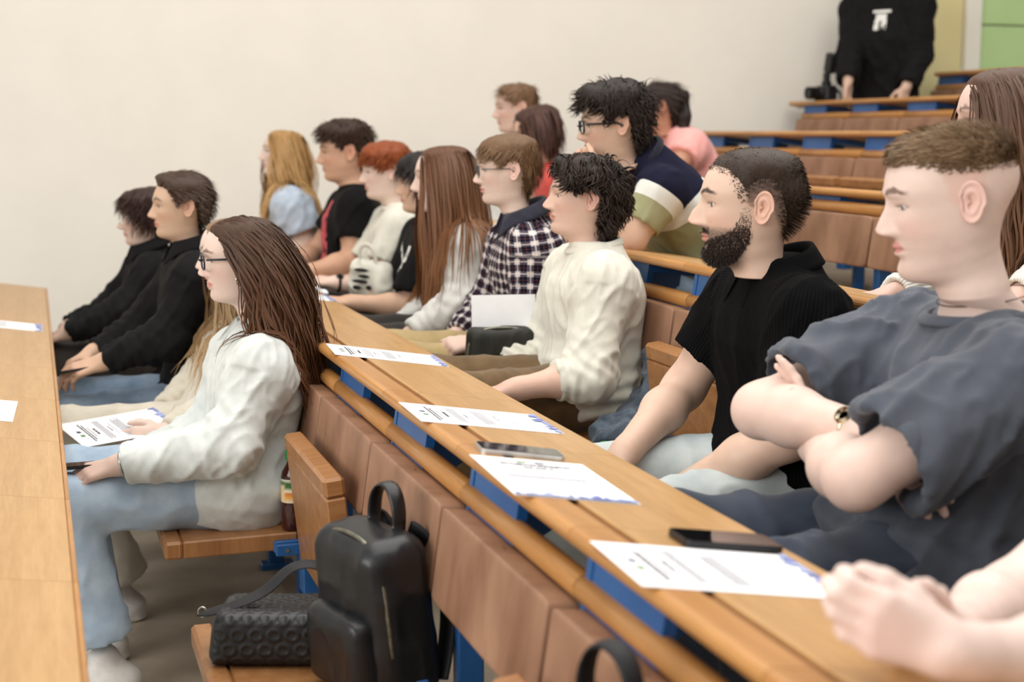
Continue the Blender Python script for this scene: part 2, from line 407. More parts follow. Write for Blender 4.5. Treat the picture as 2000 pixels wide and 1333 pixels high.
RNG = {0: range(-1, 10), 1: range(-1, 11), 2: range(-1, 11), 3: range(2, 11), 4: range(4, 11), 5: range(6, 11)}
RL = {0: 'front row', 1: 'row behind the certificate-strewn desk', 2: 'row behind the bearded man', 3: 'row of the pink-topped woman', 4: 'row below the desk with the camera', 5: 'row of the standing man in black'}
WHO = {(0, 3): 'white-bloused woman', (0, 4): 'woman in beige', (0, 5): 'man with side-parted hair', (0, 7): 'dark-haired man by the wall', (1, -1): 'person with clasped hands', (1, 0): 'man with crossed arms', (1, 1): 'bearded man', (1, 3): 'curly-haired man in white',
       (1, 4): 'man in checked shirt', (1, 5): 'woman with very long straight hair', (1, 6): 'person in black T-shirt with white print', (1, 7): 'red-haired man', (1, 8): 'broad man in black T-shirt', (1, 9): 'blonde woman', (2, 1): 'woman in ribbed top', (2, 4): 'man in olive, white and navy T-shirt', (2, 8): 'woman in coral red', (2, 9): 'man with light brown hair', (3, 8): 'woman in pink'}
BAGS = {(0, 1): 'lowered oak seat carrying handbag and leather backpack', (0, 0): 'lowered oak seat beside the black backpack with loop handle', (0, 2): 'tipped-up oak seat between woman in white blouse and leather backpack', (1, 2): 'tipped-up oak seat between bearded man and curly-haired man in white'}
for row in RNG:
    for k in RNG[row]:
        dn = k in OCC[row] or (row == 2 and k < 4); lab = BAGS.get((row, k)) or ('lowered brown-padded oak seat under the ' + WHO[(row, k)] if (row, k) in WHO else ('lowered' if dn else 'tipped-up') + ' brown-padded oak seat in the ' + RL[row])
        seat(row, k, dn, lab, 'tip-up seats')
# ------------------------------------------------------------------ heads
HEAD_TAB = np.array([  # zf, yf, zb, yb, half width, front exponent, centre y
    (.2250, .000, .2250, -.020, .0005, 2.0, -.010), (.2235, .024, .2235, -.042, .026, 2.0, -.010), (.2185, .045, .2180, -.064, .043, 2.0, -.010),
    (.2090, .064, .2080, -.083, .058, 2.1, -.010), (.1960, .079, .1940, -.095, .0685, 2.1, -.010), (.1800, .089, .1770, -.103, .0745, 2.2, -.010),
    (.1640, .095, .1600, -.107, .0770, 2.2, -.010), (.1500, .0975, .1460, -.108, .0775, 2.3, -.010), (.1380, .0995, .1350, -.107, .0770, 2.3, -.010),
    (.1280, .0965, .1260, -.105, .0760, 2.3, -.010), (.1180, .0930, .1180, -.102, .0750, 2.3, -.010), (.1080, .0925, .1110, -.098, .0740, 2.2, -.010),
    (.0980, .0920, .1040, -.093, .0730, 2.2, -.009), (.0880, .0915, .0970, -.088, .0715, 2.1, -.008), (.0780, .0910, .0900, -.083, .0700, 2.1, -.007),
    (.0680, .0905, .0830, -.079, .0680, 2.05, -.006), (.0580, .0905, .0760, -.076, .0655, 2.0, -.005), (.0480, .0890, .0690, -.073, .0630, 2.0, -.004),
    (.0380, .0870, .0620, -.071, .0600, 1.95, -.003), (.0280, .0870, .0540, -.069, .0570, 1.95, -.003), (.0180, .0870, .0460, -.068, .0555, 1.95, -.004),
    (.0090, .0845, .0370, -.067, .0530, 1.95, -.005), (.0020, .0770, .0270, -.067, .0500, 1.95, -.006), (-.0020, .0580, .0150, -.067, .0470, 1.95, -.010),
    (-.0060, .0410, .0010, -.068, .0465, 2.0, -.015), (-.0140, .0310, -.0130, -.069, .0470, 2.0, -.018), (-.0280, .0270, -.0280, -.070, .0485, 2.0, -.020)])
HEAD_TAB[:, 0] = np.where(HEAD_TAB[:, 0] > .118, .118 + (HEAD_TAB[:, 0] - .118) * .93, HEAD_TAB[:, 0]); HEAD_TAB[:, 2] = np.where(HEAD_TAB[:, 2] > .118, .118 + (HEAD_TAB[:, 2] - .118) * .93, HEAD_TAB[:, 2])
def catmull(T, sub):
    n = len(T); out = []
    for i in range(n - 1):
        p0, p1, p2, p3 = T[max(i - 1, 0)], T[i], T[i + 1], T[min(i + 2, n - 1)]
        for j in range(sub):
            t = j / sub; out.append(.5 * ((2 * p1) + (-p0 + p2) * t + (2 * p0 - 5 * p1 + 4 * p2 - p3) * t * t + (-p0 + 3 * p1 - 3 * p2 + p3) * t ** 3))
    out.append(T[-1]); return np.array(out)
def gs(x, s): return np.exp(-(x / s) ** 2)
def head_grid(par, sub=4, NC=96):
    T = catmull(HEAD_TAB, sub); T[:, 4] = np.maximum(T[:, 4], .0003)
    for _ in range(2):                      # even out the profile between the measured sections
        Q = np.pad(T, ((sub, sub), (0, 0)), 'edge'); ker = np.hanning(2 * sub + 3)[1:-1]; ker /= ker.sum(); S_ = np.stack([np.convolve(Q[:, i], ker, 'valid') for i in range(7)], 1); w_ = (sstep(.20, .17, T[:, 0]) * sstep(-.026, -.018, T[:, 0]))[:, None]; T = T * (1 - w_) + S_ * w_
    jaw = par.get('jaw', 1.); T[:, 4] *= 1 + (jaw - 1) * sstep(.10, .04, T[:, 0]) * sstep(-.05, .0, T[:, 0] + .02)
    nk = par.get('neck', 1.); m = sstep(.01, -.02, T[:, 0]); T[:, 4] *= 1 + (nk - 1) * m; T[:, 3] *= 1 + (nk - 1) * m * .6; T[:, 1] += (nk - 1) * .04 * m
    T[:, 1] += par.get('chin', 0.) * gs(T[:, 0] - .016, .018)
    s = (np.arange(NC) / NC) * 2 - 1; phi = np.sign(s) * np.pi * np.abs(s) ** 1.45
    cp, sp = np.cos(phi)[None], np.sin(phi)[None]; c = [T[:, i][:, None] for i in range(7)]
    e = np.where(cp > 0, 2 / c[5], 2 / 2.15)
    y = np.where(cp > 0, c[6] + (c[1] - c[6]) * np.abs(cp) ** e, c[6] - (c[6] - c[3]) * np.abs(cp) ** e)
    x = c[4] * np.sign(sp) * np.abs(sp) ** e
    z = c[0] + (c[2] - c[0]) * (1 - cp) / 2
    fr = sstep(.15, .5, cp + 0 * x); ax = np.abs(x)
    ns = par.get('nose', 1.); nl = par.get('noselen', 0.)
    N = np.interp(z, [.066 - nl, .0705 - nl, .0745 - nl, .079 - nl, .084 - nl, .092 - nl, .101, .111, .121, .131], [0, .006, .0205, .0265, .0275, .0230, .0170, .0105, .005, 0])
    N = N + par.get('hook', 0.) * gs(z - .102, .009)
    wd = np.interp(z, [.066, .076, .084, .10, .13], [.0150, .0140, .0115, .0085, .0075])
    dy = ns * N * gs(x, wd) ** 1.0 + .009 * ns * gs(ax - .0125, .0065) * gs(z - .0775 + nl, .0065)
    dy -= .0115 * gs(ax - .030, .0155) * gs(z - .1165, .0105)                       # eye sockets
    lid = par.get('lid', 0.)
    dy += .0050 * gs(ax - .0305, .0130) * gs(z - (.1245 - lid), .0042) + .0034 * gs(ax - .0305, .0125) * gs(z - .1085, .0038)
    dy += .0035 * gs(ax - .027, .022) * gs(z - .1375, .0065) * par.get('brow', 1.)   # brow ridge
    dy += .0050 * gs(ax - .043, .020) * gs(z - .088, .018)                            # cheeks
    lp = par.get('lips', 1.)
    dy += lp * (.0062 * gs(x, .019) * gs(z - .0565, .0042) + .0060 * gs(x, .0175) * gs(z - .0455, .0045)) - .0022 * gs(x, .021) * gs(z - .0510, .0016) - .003 * gs(x, .02) * gs(z - .0365, .005)
    dy += .0022 * gs(x, .010) * gs(z - .020, .011)
    y = y + dy * fr
    x = x - np.sign(x) * .0030 * gs(z - .070, .030) * gs(y - .050, .035) * (1 - par.get('cheek', .4))   # hollow under the cheekbone
    z = np.where(z < .1, .1 + (z - .1) * par.get('long', 1.), z)
    P = np.stack([x, y, z], 2)
    return P, phi
def grid_faces(NR, NC, r0=0):
    i = np.arange(NR - 1)[:, None]; j = np.arange(NC)[None]; j2 = (j + 1) % NC
    return np.stack([i * NC + j2, (i + 1) * NC + j2, (i + 1) * NC + j, i * NC + j], 2).reshape(-1, 4)
def hairline(par, phi):
    a = np.degrees(np.abs(phi)); return np.interp(a, [0, 28, 50, 66, 76, 88, 104, 118, 145, 180], par['zline'])
ZL_SHORT = [.188, .186, .176, .150, .116, .146, .142, .090, .050, .040]
def ear_mesh(side, par):
    NT = 30; V = []
    pu = [0, .18, .36, .50, .62, .74, .86, .95, 1.0, 1.02, .80]; ph = [-.005, -.005, .000, .0050, .0035, .0015, .0055, .0070, .0045, .0000, None]
    for u, h in zip(pu, ph):
        for j in range(NT):
            t = 2 * math.pi * j / NT; c, q = math.cos(t), math.sin(t)
            rw = .0180 * (1.08 if q > 0 else .88); rh = .0325
            fr = max(0., c) ** 2 * (.75 if q > -.5 else .4); hh = -.006 if h is None else h * (1 - fr) + .0015 * fr
            if h is not None and c > .6 and abs(q) < .5 and .75 < u < .99: hh += .004         # tragus
            V.append((hh + .0085 * (1 - c * u) * (1 if h is not None else .3), c * rw * u + .003 * q * u, q * rh * u))
    V = np.array(V); F = grid_faces(len(pu), NT); a = R(14)
    V[:, 1], V[:, 2] = V[:, 1] * math.cos(a) - V[:, 2] * math.sin(a), V[:, 1] * math.sin(a) + V[:, 2] * math.cos(a)
    V *= par.get('ear', 1.); V[:, 0] *= side; V += np.array([side * .0715, -.014, .113])
    return V, F
def skin_colors(P, par):
    """painted complexion: lips, brows, stubble and clipped hair are real colour of the skin"""
    sk = np.array(lin(par['skin'])); x, y, z = P[..., 0], P[..., 1], P[..., 2]; ax = np.abs(x); C = np.ones(P.shape) * sk
    def mix(m, c):
        nonlocal C
        m = np.clip(m, 0, 1)[..., None]; C = C * (1 - m) + m * np.asarray(c)
    pink = sk * np.array([1.02, .80, .78]); f = y > .03
    mix(.45 * gs(ax - .045, .022) * gs(z - .083, .02) * f, pink); mix(.45 * gs(x, .016) * gs(z - .080, .011) * (y > .08), pink)
    mix(.45 * (ax > .0735) * (y < .02) * (z > .07) * (z < .16), pink)
    lipc = np.array(lin(par.get('lip', (190, 120, 110)))); ml = sstep(1.15, .85, (ax / .024) ** 2 + ((z - .0508) / .0098) ** 2) * (y > .06); mix(.8 * ml, lipc)
    mix(.7 * gs(z - .0508, .0011) * (ax < .024) * (y > .06), lipc * .35)
    bc = np.array(lin(par.get('browc', (70, 50, 40)))); zc = .1385 + .005 * np.sin(np.clip((ax - .012) / .036, 0, 1) * 2.2) - .004 * sstep(.035, .052, ax)
    n = vnoise((P * np.array([900, 400, 500])).reshape(-1, 3), 3).reshape(x.shape)
    mix(par.get('browd', .85) * sstep(.0066, .0034, np.abs(z - zc) + .0026 * (n - .5) + .0020 * sstep(.03, .05, ax)) * sstep(.009, .016, ax) * sstep(.058, .048, ax) * (y > .03), bc)
    lid = par.get('lid', 0.); mix(.8 * gs(z - (.1208 - lid) + .10 * np.abs(ax - .0305) ** 1.1, .0016) * sstep(.0165, .013, np.abs(ax - .0315)) * (y > .04), bc * .35)
    mix(.35 * gs(z - (.1255 - lid), .002) * sstep(.0155, .012, np.abs(ax - .031)) * (y > .04), sk * .55)
    if 'stubble' in par:
        a, c = par['stubble']; nn = vnoise((P * 700).reshape(-1, 3), 5).reshape(x.shape)
        jawm = sstep(.078, .060, z - .25 * np.clip(.03 - y, 0, .06)) * sstep(.000, .030, y) * sstep(-.03, .0, z) * (1 - .9 * ml); must = gs(z - .0655, .006) * (ax < .03) * (y > .06)
        mix(a * np.clip(jawm + must, 0, 1) * (.55 + .6 * nn), np.array(lin(c)))
    if 'fade' in par:
        for (zlo, zhi, a, c) in par['fade']:
            nn = vnoise((P * 900).reshape(-1, 3), 7).reshape(x.shape); zl = np.interp(np.degrees(np.arctan2(ax, y + .01)), [0, 40, 58, 66, 76, 88, 100, 118, 145, 180], [.19, .187, .178, .152, .104, .136, .136, .085, .045, .035])
            mix(a * sstep(zlo, zhi, z) * sstep(-.004, .006, z - zl) * (.6 + .55 * nn), np.array(lin(c)))
    nn = vnoise((P * 120).reshape(-1, 3), 9).reshape(x.shape); C = C * (1 + .05 * (nn[..., None] - .5))
    return C
def head_axes(yaw, pitch, roll):
    f = np.array([-math.cos(yaw), math.sin(yaw), 0]); r = np.array([math.sin(yaw), math.cos(yaw), 0]); u = np.array([0, 0, 1.])
    f2 = f * math.cos(pitch) + u * math.sin(pitch); u2 = u * math.cos(pitch) - f * math.sin(pitch)
    r3 = r * math.cos(roll) + u2 * math.sin(roll); u3 = u2 * math.cos(roll) - r * math.sin(roll)
    return np.array([r3, f2, u3])          # rows: right, forward, up
# ------------------------------------------------------------------ hair
def strands_mesh(P, wid, out, col, flat=False):
    """P (n,S,3) strand points, wid (n,S), out (n,S,3) outward hints, col (n,S,3): three-sided tapering locks"""
    n, S, _ = P.shape; T = np.gradient(P, axis=1); T /= np.linalg.norm(T, axis=2)[..., None] + 1e-9
    side = np.cross(T, out); side /= np.linalg.norm(side, axis=2)[..., None] + 1e-9; up = np.cross(side, T)
    w = wid[..., None]
    if flat:
        V = np.stack([P + side * w, P - side * w], 2).reshape(-1, 3); b = (np.arange(n)[:, None] * S + np.arange(S - 1)[None]) * 2
        return V, np.stack([b, b + 1, b + 3, b + 2], 2).reshape(-1, 4), np.repeat(col.reshape(-1, 3), 2, 0)
    V = np.stack([P + side * w - up * w * .3, P - side * w - up * w * .3, P + up * w * .55], 2).reshape(-1, 3)
    b = (np.arange(n)[:, None, None] * S + np.arange(S - 1)[None, :, None]) * 3; k = np.arange(3)[None, None]
    F = np.stack([b + k, b + (k + 1) % 3, b + 3 + (k + 1) % 3, b + 3 + k], 3).reshape(-1, 4)
    return V, F, np.repeat(col.reshape(-1, 3), 3, 0)
SK_C, SK_R = np.array([0, -.0055, .123]), np.array([.0785, .1040, .0955])
def build_hair(par, h, P, phi, ax, H, sc, coll=None):
    """h: hair settings; P: head grid; returns V,F,col in world coordinates"""
    rs = np.random.RandomState(h.get('seed', 1)); NR, NC = P.shape[:2]
    c1, c2 = np.array(lin(h['c1'])), np.array(lin(h['c2']))
    zl = hairline(h, phi)[None].repeat(NR, 0); rows = int(NR * .86); G = P[:rows]; z = G[..., 2]
    mk_ = sstep(-.002, h.get('edge', .012), z - zl[:rows]); Vf = G.reshape(-1, 3); F = grid_faces(rows, NC); Nn = vnormals(Vf, F).reshape(G.shape)
    Nn[0] = (0, 0, 1); Nn *= np.sign((Nn * (G - SK_C)).sum())
    ts, tt, tb = h['thick']; fb = sstep(-.02, -.08, G[..., 1])
    th = ts + (tt - ts) * sstep(h.get('ztop', .15), h.get('ztop', .15) + .045, z); th = th * (1 - fb) + fb * (tb + (tt - tb) * sstep(.17, .215, z))
    qf = h.get('front', 0.) * sstep(.03, .09, G[..., 1]) * sstep(.17, .2, z)
    nz = vnoise((G * h.get('nf', 70)).reshape(-1, 3), h.get('seed', 1)).reshape(z.shape)
    disp = (th + qf) * mk_ * (1 - h.get('na', .25) + 2 * h.get('na', .25) * nz) - .003 * (1 - mk_)
    if h.get('asym'): disp = disp * (1 + h['asym'] * np.tanh(G[..., 0] / .03) * sstep(.17, .21, z))
    C = G + Nn * disp[..., None]; keep = (mk_.reshape(-1)[F] > .02).any(1); Vc = C.reshape(-1, 3)
    cc = c1 * (1 - .35) + .35 * c2 + 0 * Vc; cc = cc * (.75 + .5 * vnoise(Vc * np.array([260, 260, 90]), 11))[:, None]
    outV, outF, outC = [H + (Vc * sc) @ ax], [F[keep]], [cc]
    n = h.get('n', 0)
    if n:
        # ---- roots
        w = (mk_ > h.get('rmin', .35)).reshape(-1) * np.linalg.norm(np.cross(np.roll(G, -1, 1) - G, np.concatenate([G[1:], G[-1:]]) - G), axis=2).reshape(-1)
        if 'rbias' in h: w = w * h['rbias'](G).reshape(-1)
        ids = rs.choice(len(w), n, p=w / w.sum()); a_ = rs.rand(n, 1); b_ = rs.rand(n, 1); i2 = (ids // NC) * NC + (ids + 1) % NC; i3 = np.minimum(ids + NC, len(w) - 1); root = Vc[ids] + a_ * (Vc[i2] - Vc[ids]) * (np.linalg.norm(Vc[i2] - Vc[ids], axis=1) < .02)[:, None] + b_ * (Vc[i3] - Vc[ids]) + (rs.rand(n, 3) - .5) * .004 - Nn.reshape(-1, 3)[ids] * disp.reshape(-1)[ids][:, None] * .55
        nn = Nn.reshape(-1, 3)[ids]; mode = h.get('flow', 'crown')
        if mode == 'crown': fl = root - np.array(h.get('crown', (0, -.075, .205)))
        elif mode == 'part':
            x0 = h.get('px', 0.); fl = np.stack([np.sign(root[:, 0] - x0) * (.8 + 0 * root[:, 0]), h.get('pb', -.25) + 0 * root[:, 0], -.15 + 0 * root[:, 0]], 1)
            fl = fl + np.stack([0 * nn[:, 0], 0 * nn[:, 0], -1.2 * sstep(.2, .14, root[:, 2])], 1)
        elif mode == 'back': fl = np.tile(np.array([0, -1., -.15]), (n, 1)) + np.stack([np.sign(root[:, 0]) * .25, 0 * nn[:, 0], -1.0 * sstep(.19, .13, root[:, 2])], 1)
        elif mode == 'side': fl = np.stack([h.get('dirx', 1.) + 0 * nn[:, 0], -.35 + 0 * nn[:, 0], 0 * nn[:, 0]], 1) * sstep(.16, .2, root[:, 2])[:, None] + np.array([0, -.5, -.9]) * sstep(.2, .15, root[:, 2])[:, None]
        else: fl = np.tile(np.array(mode, float), (n, 1))
        fl = fl - nn * (fl * nn).sum(1)[:, None]; fl /= np.linalg.norm(fl, axis=1)[:, None] + 1e-9
        cell = np.floor(root / h.get('clump', .012)); hsh = vnoise(cell * 1.37 + .5, 21); hs2 = vnoise(cell * 2.11 + 9.5, 22)
        j = h.get('jit', .25); d = fl * (1 - h['lift']) + nn * h['lift'] + j * (np.stack([hsh, hs2, vnoise(cell * 1.9 + 3.3, 23)], 1) - .5) + .35 * j * (rs.rand(n, 3) - .5)
        d /= np.linalg.norm(d, axis=1)[:, None]
        topm = sstep(.14, .19, root[:, 2]); L = (h['len'][1] + (h['len'][0] - h['len'][1]) * topm) * (.75 + .5 * hsh) * (.85 + .3 * rs.rand(n))
        if 'fr' in h: fmask = sstep(.03, .08, root[:, 1]); L = L * (1 - fmask) + fmask * h['fr'] * (.8 + .4 * hsh)
        L = L * (.25 + .75 * mk_.reshape(-1)[ids]) if h.get('ramp') else L
        L = L * np.where((np.abs(root[:, 0]) > .045) & (root[:, 1] > -.06) & (root[:, 2] < .170), h['sidecut'], 1.) if 'sidecut' in h else L
        S = h.get('seg', 7); pts = [H + (root * sc) @ ax]; dw = d @ ax; step = (L * sc / (S - 1))[:, None]; lay = 1.0 + (.25 + .75 * rs.rand(n)) * h.get('lay', .06)
        g = h.get('grav', .1); p = pts[0]; cen = H + (SK_C * sc) @ ax; head_in = coll
        for i in range(1, S):
            dw = dw + np.array([0, 0, -g]) + (np.array(h.get('wind', (0, 0, 0)), float) @ ax) * max(0, 1 - i / (S * .45)); dw /= np.linalg.norm(dw, axis=1)[:, None]; p = p + dw * step
            q = ((p - cen) @ ax.T) / (SK_R * sc); r = np.linalg.norm(q, axis=1); m = r < lay
            if m.any(): q[m] *= (lay[m] / r[m])[:, None]; p = np.where(m[:, None], cen + (q * (SK_R * sc)) @ ax, p)
            if coll is not None:
                for _ in range(2):
                    f0 = coll(p); mm = f0 < .006
                    if mm.any():
                        e = .004; gr = np.stack([coll(p[mm] + np.eye(3)[k] * e) - f0[mm] for k in range(3)], 1); gr /= np.linalg.norm(gr, axis=1)[:, None] + 1e-9
                        p = p.copy(); p[mm] += gr * (.006 + .012 * hsh[mm] - f0[mm])[:, None]
            dn = p - pts[-1]; dn /= np.linalg.norm(dn, axis=1)[:, None] + 1e-9; dw = .55 * dw + .45 * dn; pts.append(p)
        Q = np.stack(pts, 1); s = np.linspace(0, 1, S)[None]
        if h.get('curl'):
            am, fq = h['curl']; T = np.gradient(Q, axis=1); T /= np.linalg.norm(T, axis=2)[..., None] + 1e-9; o = Q - cen; a1 = np.cross(T, o); a1 /= np.linalg.norm(a1, axis=2)[..., None] + 1e-9; a2 = np.cross(a1, T)
            phs = 6.28 * hsh[:, None] * 3 + fq * (L[:, None] * s) * (.8 + .4 * hs2[:, None]); e = (am * np.minimum(1, s * 2.2))[..., None]
            Q = Q + a1 * np.cos(phs)[..., None] * e + a2 * np.sin(phs)[..., None] * e * .7
        wd = h.get('w', .002) * sc * np.clip(1.05 - s ** h.get('tp', 2), .12, 1) * (.7 + .6 * rs.rand(n))[:, None]
        cl = (.25 + .75 * rs.rand(n))[:, None, None]; tip = (s ** 1.3)[..., None] * h.get('tip', .6)
        if 'c3' in h: base = c1 * (1 - cl * .5) + c2 * cl * .5; col = base * (1 - tip) + np.array(lin(h['c3'])) * tip * (.75 + .5 * cl)
        else: col = c1 * (1 - cl) + c2 * cl; col = col * (1 - tip * .0)
        col = np.broadcast_to(col, (n, S, 3))
        V, F2, C2 = strands_mesh(Q, wd, (Q - cen) * np.array([1, 1, .3]) + .02 * (rs.rand(n, 1, 3) - .5), col, bool(h.get('long') or h.get('flat'))); b = len(outV[0]); outV.append(V); outF.append(F2 + b); outC.append(C2)
    return np.concatenate(outV), np.concatenate(outF), np.concatenate(outC)
# ------------------------------------------------------------------ hands and limbs
def hand_caps(W, d, n, thumb, sc=1., curl=(25, 28, 30, 34), th=(.62, .70, .30), k=.006, spread=0.):
    """W wrist, d to the knuckles, n where the palm faces, thumb side direction"""
    d = nrm(d); n = nrm(n - d * (np.dot(n, d))); x = nrm(np.cross(d, n)); x = x if np.dot(x, thumb) > 0 else -x; W = np.asarray(W, float); out = []
    ka = (.090, .094, .089, .080); kx = (.029, .0095, -.0100, -.0285)
    ln = ((.043, .026, .021), (.048, .030, .022), (.044, .028, .022), (.035, .021, .019)); rr = (.0094, .0096, .0091, .0080)
    for i in range(4):
        a = W + (x * kx[i] * .5 + d * .008) * sc; b = W + (d * ka[i] + x * kx[i]) * sc
        out.append(Cap(a, b, .0155 * sc, .0115 * sc, k=.014 * sc)); p = b; c = curl[i] if not np.isscalar(curl) else curl
        cs = (c, c, c * .7) if np.isscalar(c) else c; ang = 0.; rad = rr[i] * sc; dd = nrm(d + x * spread * (1.5 - i) * .5)
        for q in range(3):
            ang += R(cs[q]); v = dd * math.cos(ang) + n * math.sin(ang); e = p + v * ln[i][q] * sc
            out.append(Cap(p, e, rad * (1.02 - .06 * q), rad * (.96 - .08 * q), k=k * sc)); p = e
    b0 = W + (d * .022 + x * .018 + n * .006) * sc; v = nrm(d * th[0] + x * th[1] + n * th[2]); b1 = b0 + v * .044 * sc
    v2 = nrm(v + d * .5 - x * .28); b2 = b1 + v2 * .034 * sc; v3 = nrm(v2 + d * .3 - x * .18 + n * .1); b3 = b2 + v3 * .026 * sc
    out += [Cap(b0, b1, .0165 * sc, .0125 * sc, k=.014 * sc), Cap(b1, b2, .0115 * sc, .0105 * sc, k=k * sc), Cap(b2, b3, .0108 * sc, .0088 * sc, k=k * sc)]
    return out
def arm_caps(S, E, Wr, m=1., fat=1.):
    S, E, Wr = map(np.asarray, (S, E, Wr)); v = Wr - E; mid = E + v * .33; flat = nrm(np.cross(v, E - S))
    return [Cap(S, S + (E - S) * .45, .050 * m * fat, .051 * m * fat, k=.03), Cap(S + (E - S) * .45, E, .051 * m * fat, .0425 * m, k=.03),
            Cap(E, mid, .0425 * m, .0440 * m * fat, k=.03), Cap(mid, E + v * .93, .0430 * m * fat, .0285 * m, k=.03), Cap(E + v * .9, Wr + nrm(v) * .01, .0275 * m, .0270 * m, k=.02, fl=flat, fr=.95)]
# ------------------------------------------------------------------ a seated (or standing) person
SKIN = mat_attr('skin', .48, .35, bs=.12, bscale=900, sss=.12)
HAIR = mat_attr('hair', .55, .28, bs=0)
EYEM = mat_attr('eye', .12, .6)
GLASSF = mat_noise('dark_spectacle_frame', (24, 26, 30), (34, 38, 44), 40, rough=.3)
STEEL = mat_noise('polished_steel', (190, 188, 182), (215, 213, 206), 30, rough=.22, metal=1)
def mat_lens():
    m = bpy.data.materials.new('clear_lens'); m.use_nodes = True; nt = m.node_tree; b = nt.nodes['Principled BSDF']
    b.inputs['Transmission Weight'].default_value = 1; b.inputs['Roughness'].default_value = .0; b.inputs['IOR'].default_value = 1.08; b.inputs['Base Color'].default_value = (.97, .98, .98, 1)
    return m
LENS = mat_lens()
SHOE = mat_noise('pale_trainer_leather', (205, 203, 198), (228, 226, 221), 30, rough=.55)
def fabric(name, c1, c2, scale=40, rough=.85, bs=.25, bscale=700, sheen=.15, lo=.3, hi=.7):
    m, nt, b = newmat(name, rough, .2); f = noise_node(nt, scale, (1, 1, 1), 5)
    nt.links.new(ramp(nt, f, [(lo, lin(c1)), (hi, lin(c2))]), b.inputs['Base Color']); b.inputs['Sheen Weight'].default_value = sheen
    bump(nt, b, noise_node(nt, bscale, (1, 1, 1), 2), bs, .0008); return m
MALE = np.array([(-.13, .150, .115, .0), (-.05, .182, .128, .0), (.0, .186, .130, .0), (.08, .176, .124, .004), (.18, .168, .118, .008), (.28, .175, .122, .012), (.35, .184, .122, .010), (.40, .172, .112, .004), (.44, .142, .096, -.004), (.48, .102, .082, -.011), (.515, .078, .070, -.016), (.545, .068, .066, -.014)])
FEMALE = MALE * np.array([.97, .90, .92, 1]) + np.array([0, 0, 0, 0])
def torso_frame(hip, neck, yaw):
    Z = nrm(neck - hip); X = np.array([math.sin(yaw), math.cos(yaw), 0]); X = nrm(X - Z * (X @ Z)); Y = np.cross(Z, X); return X, Y, Z
PEOPLE = []
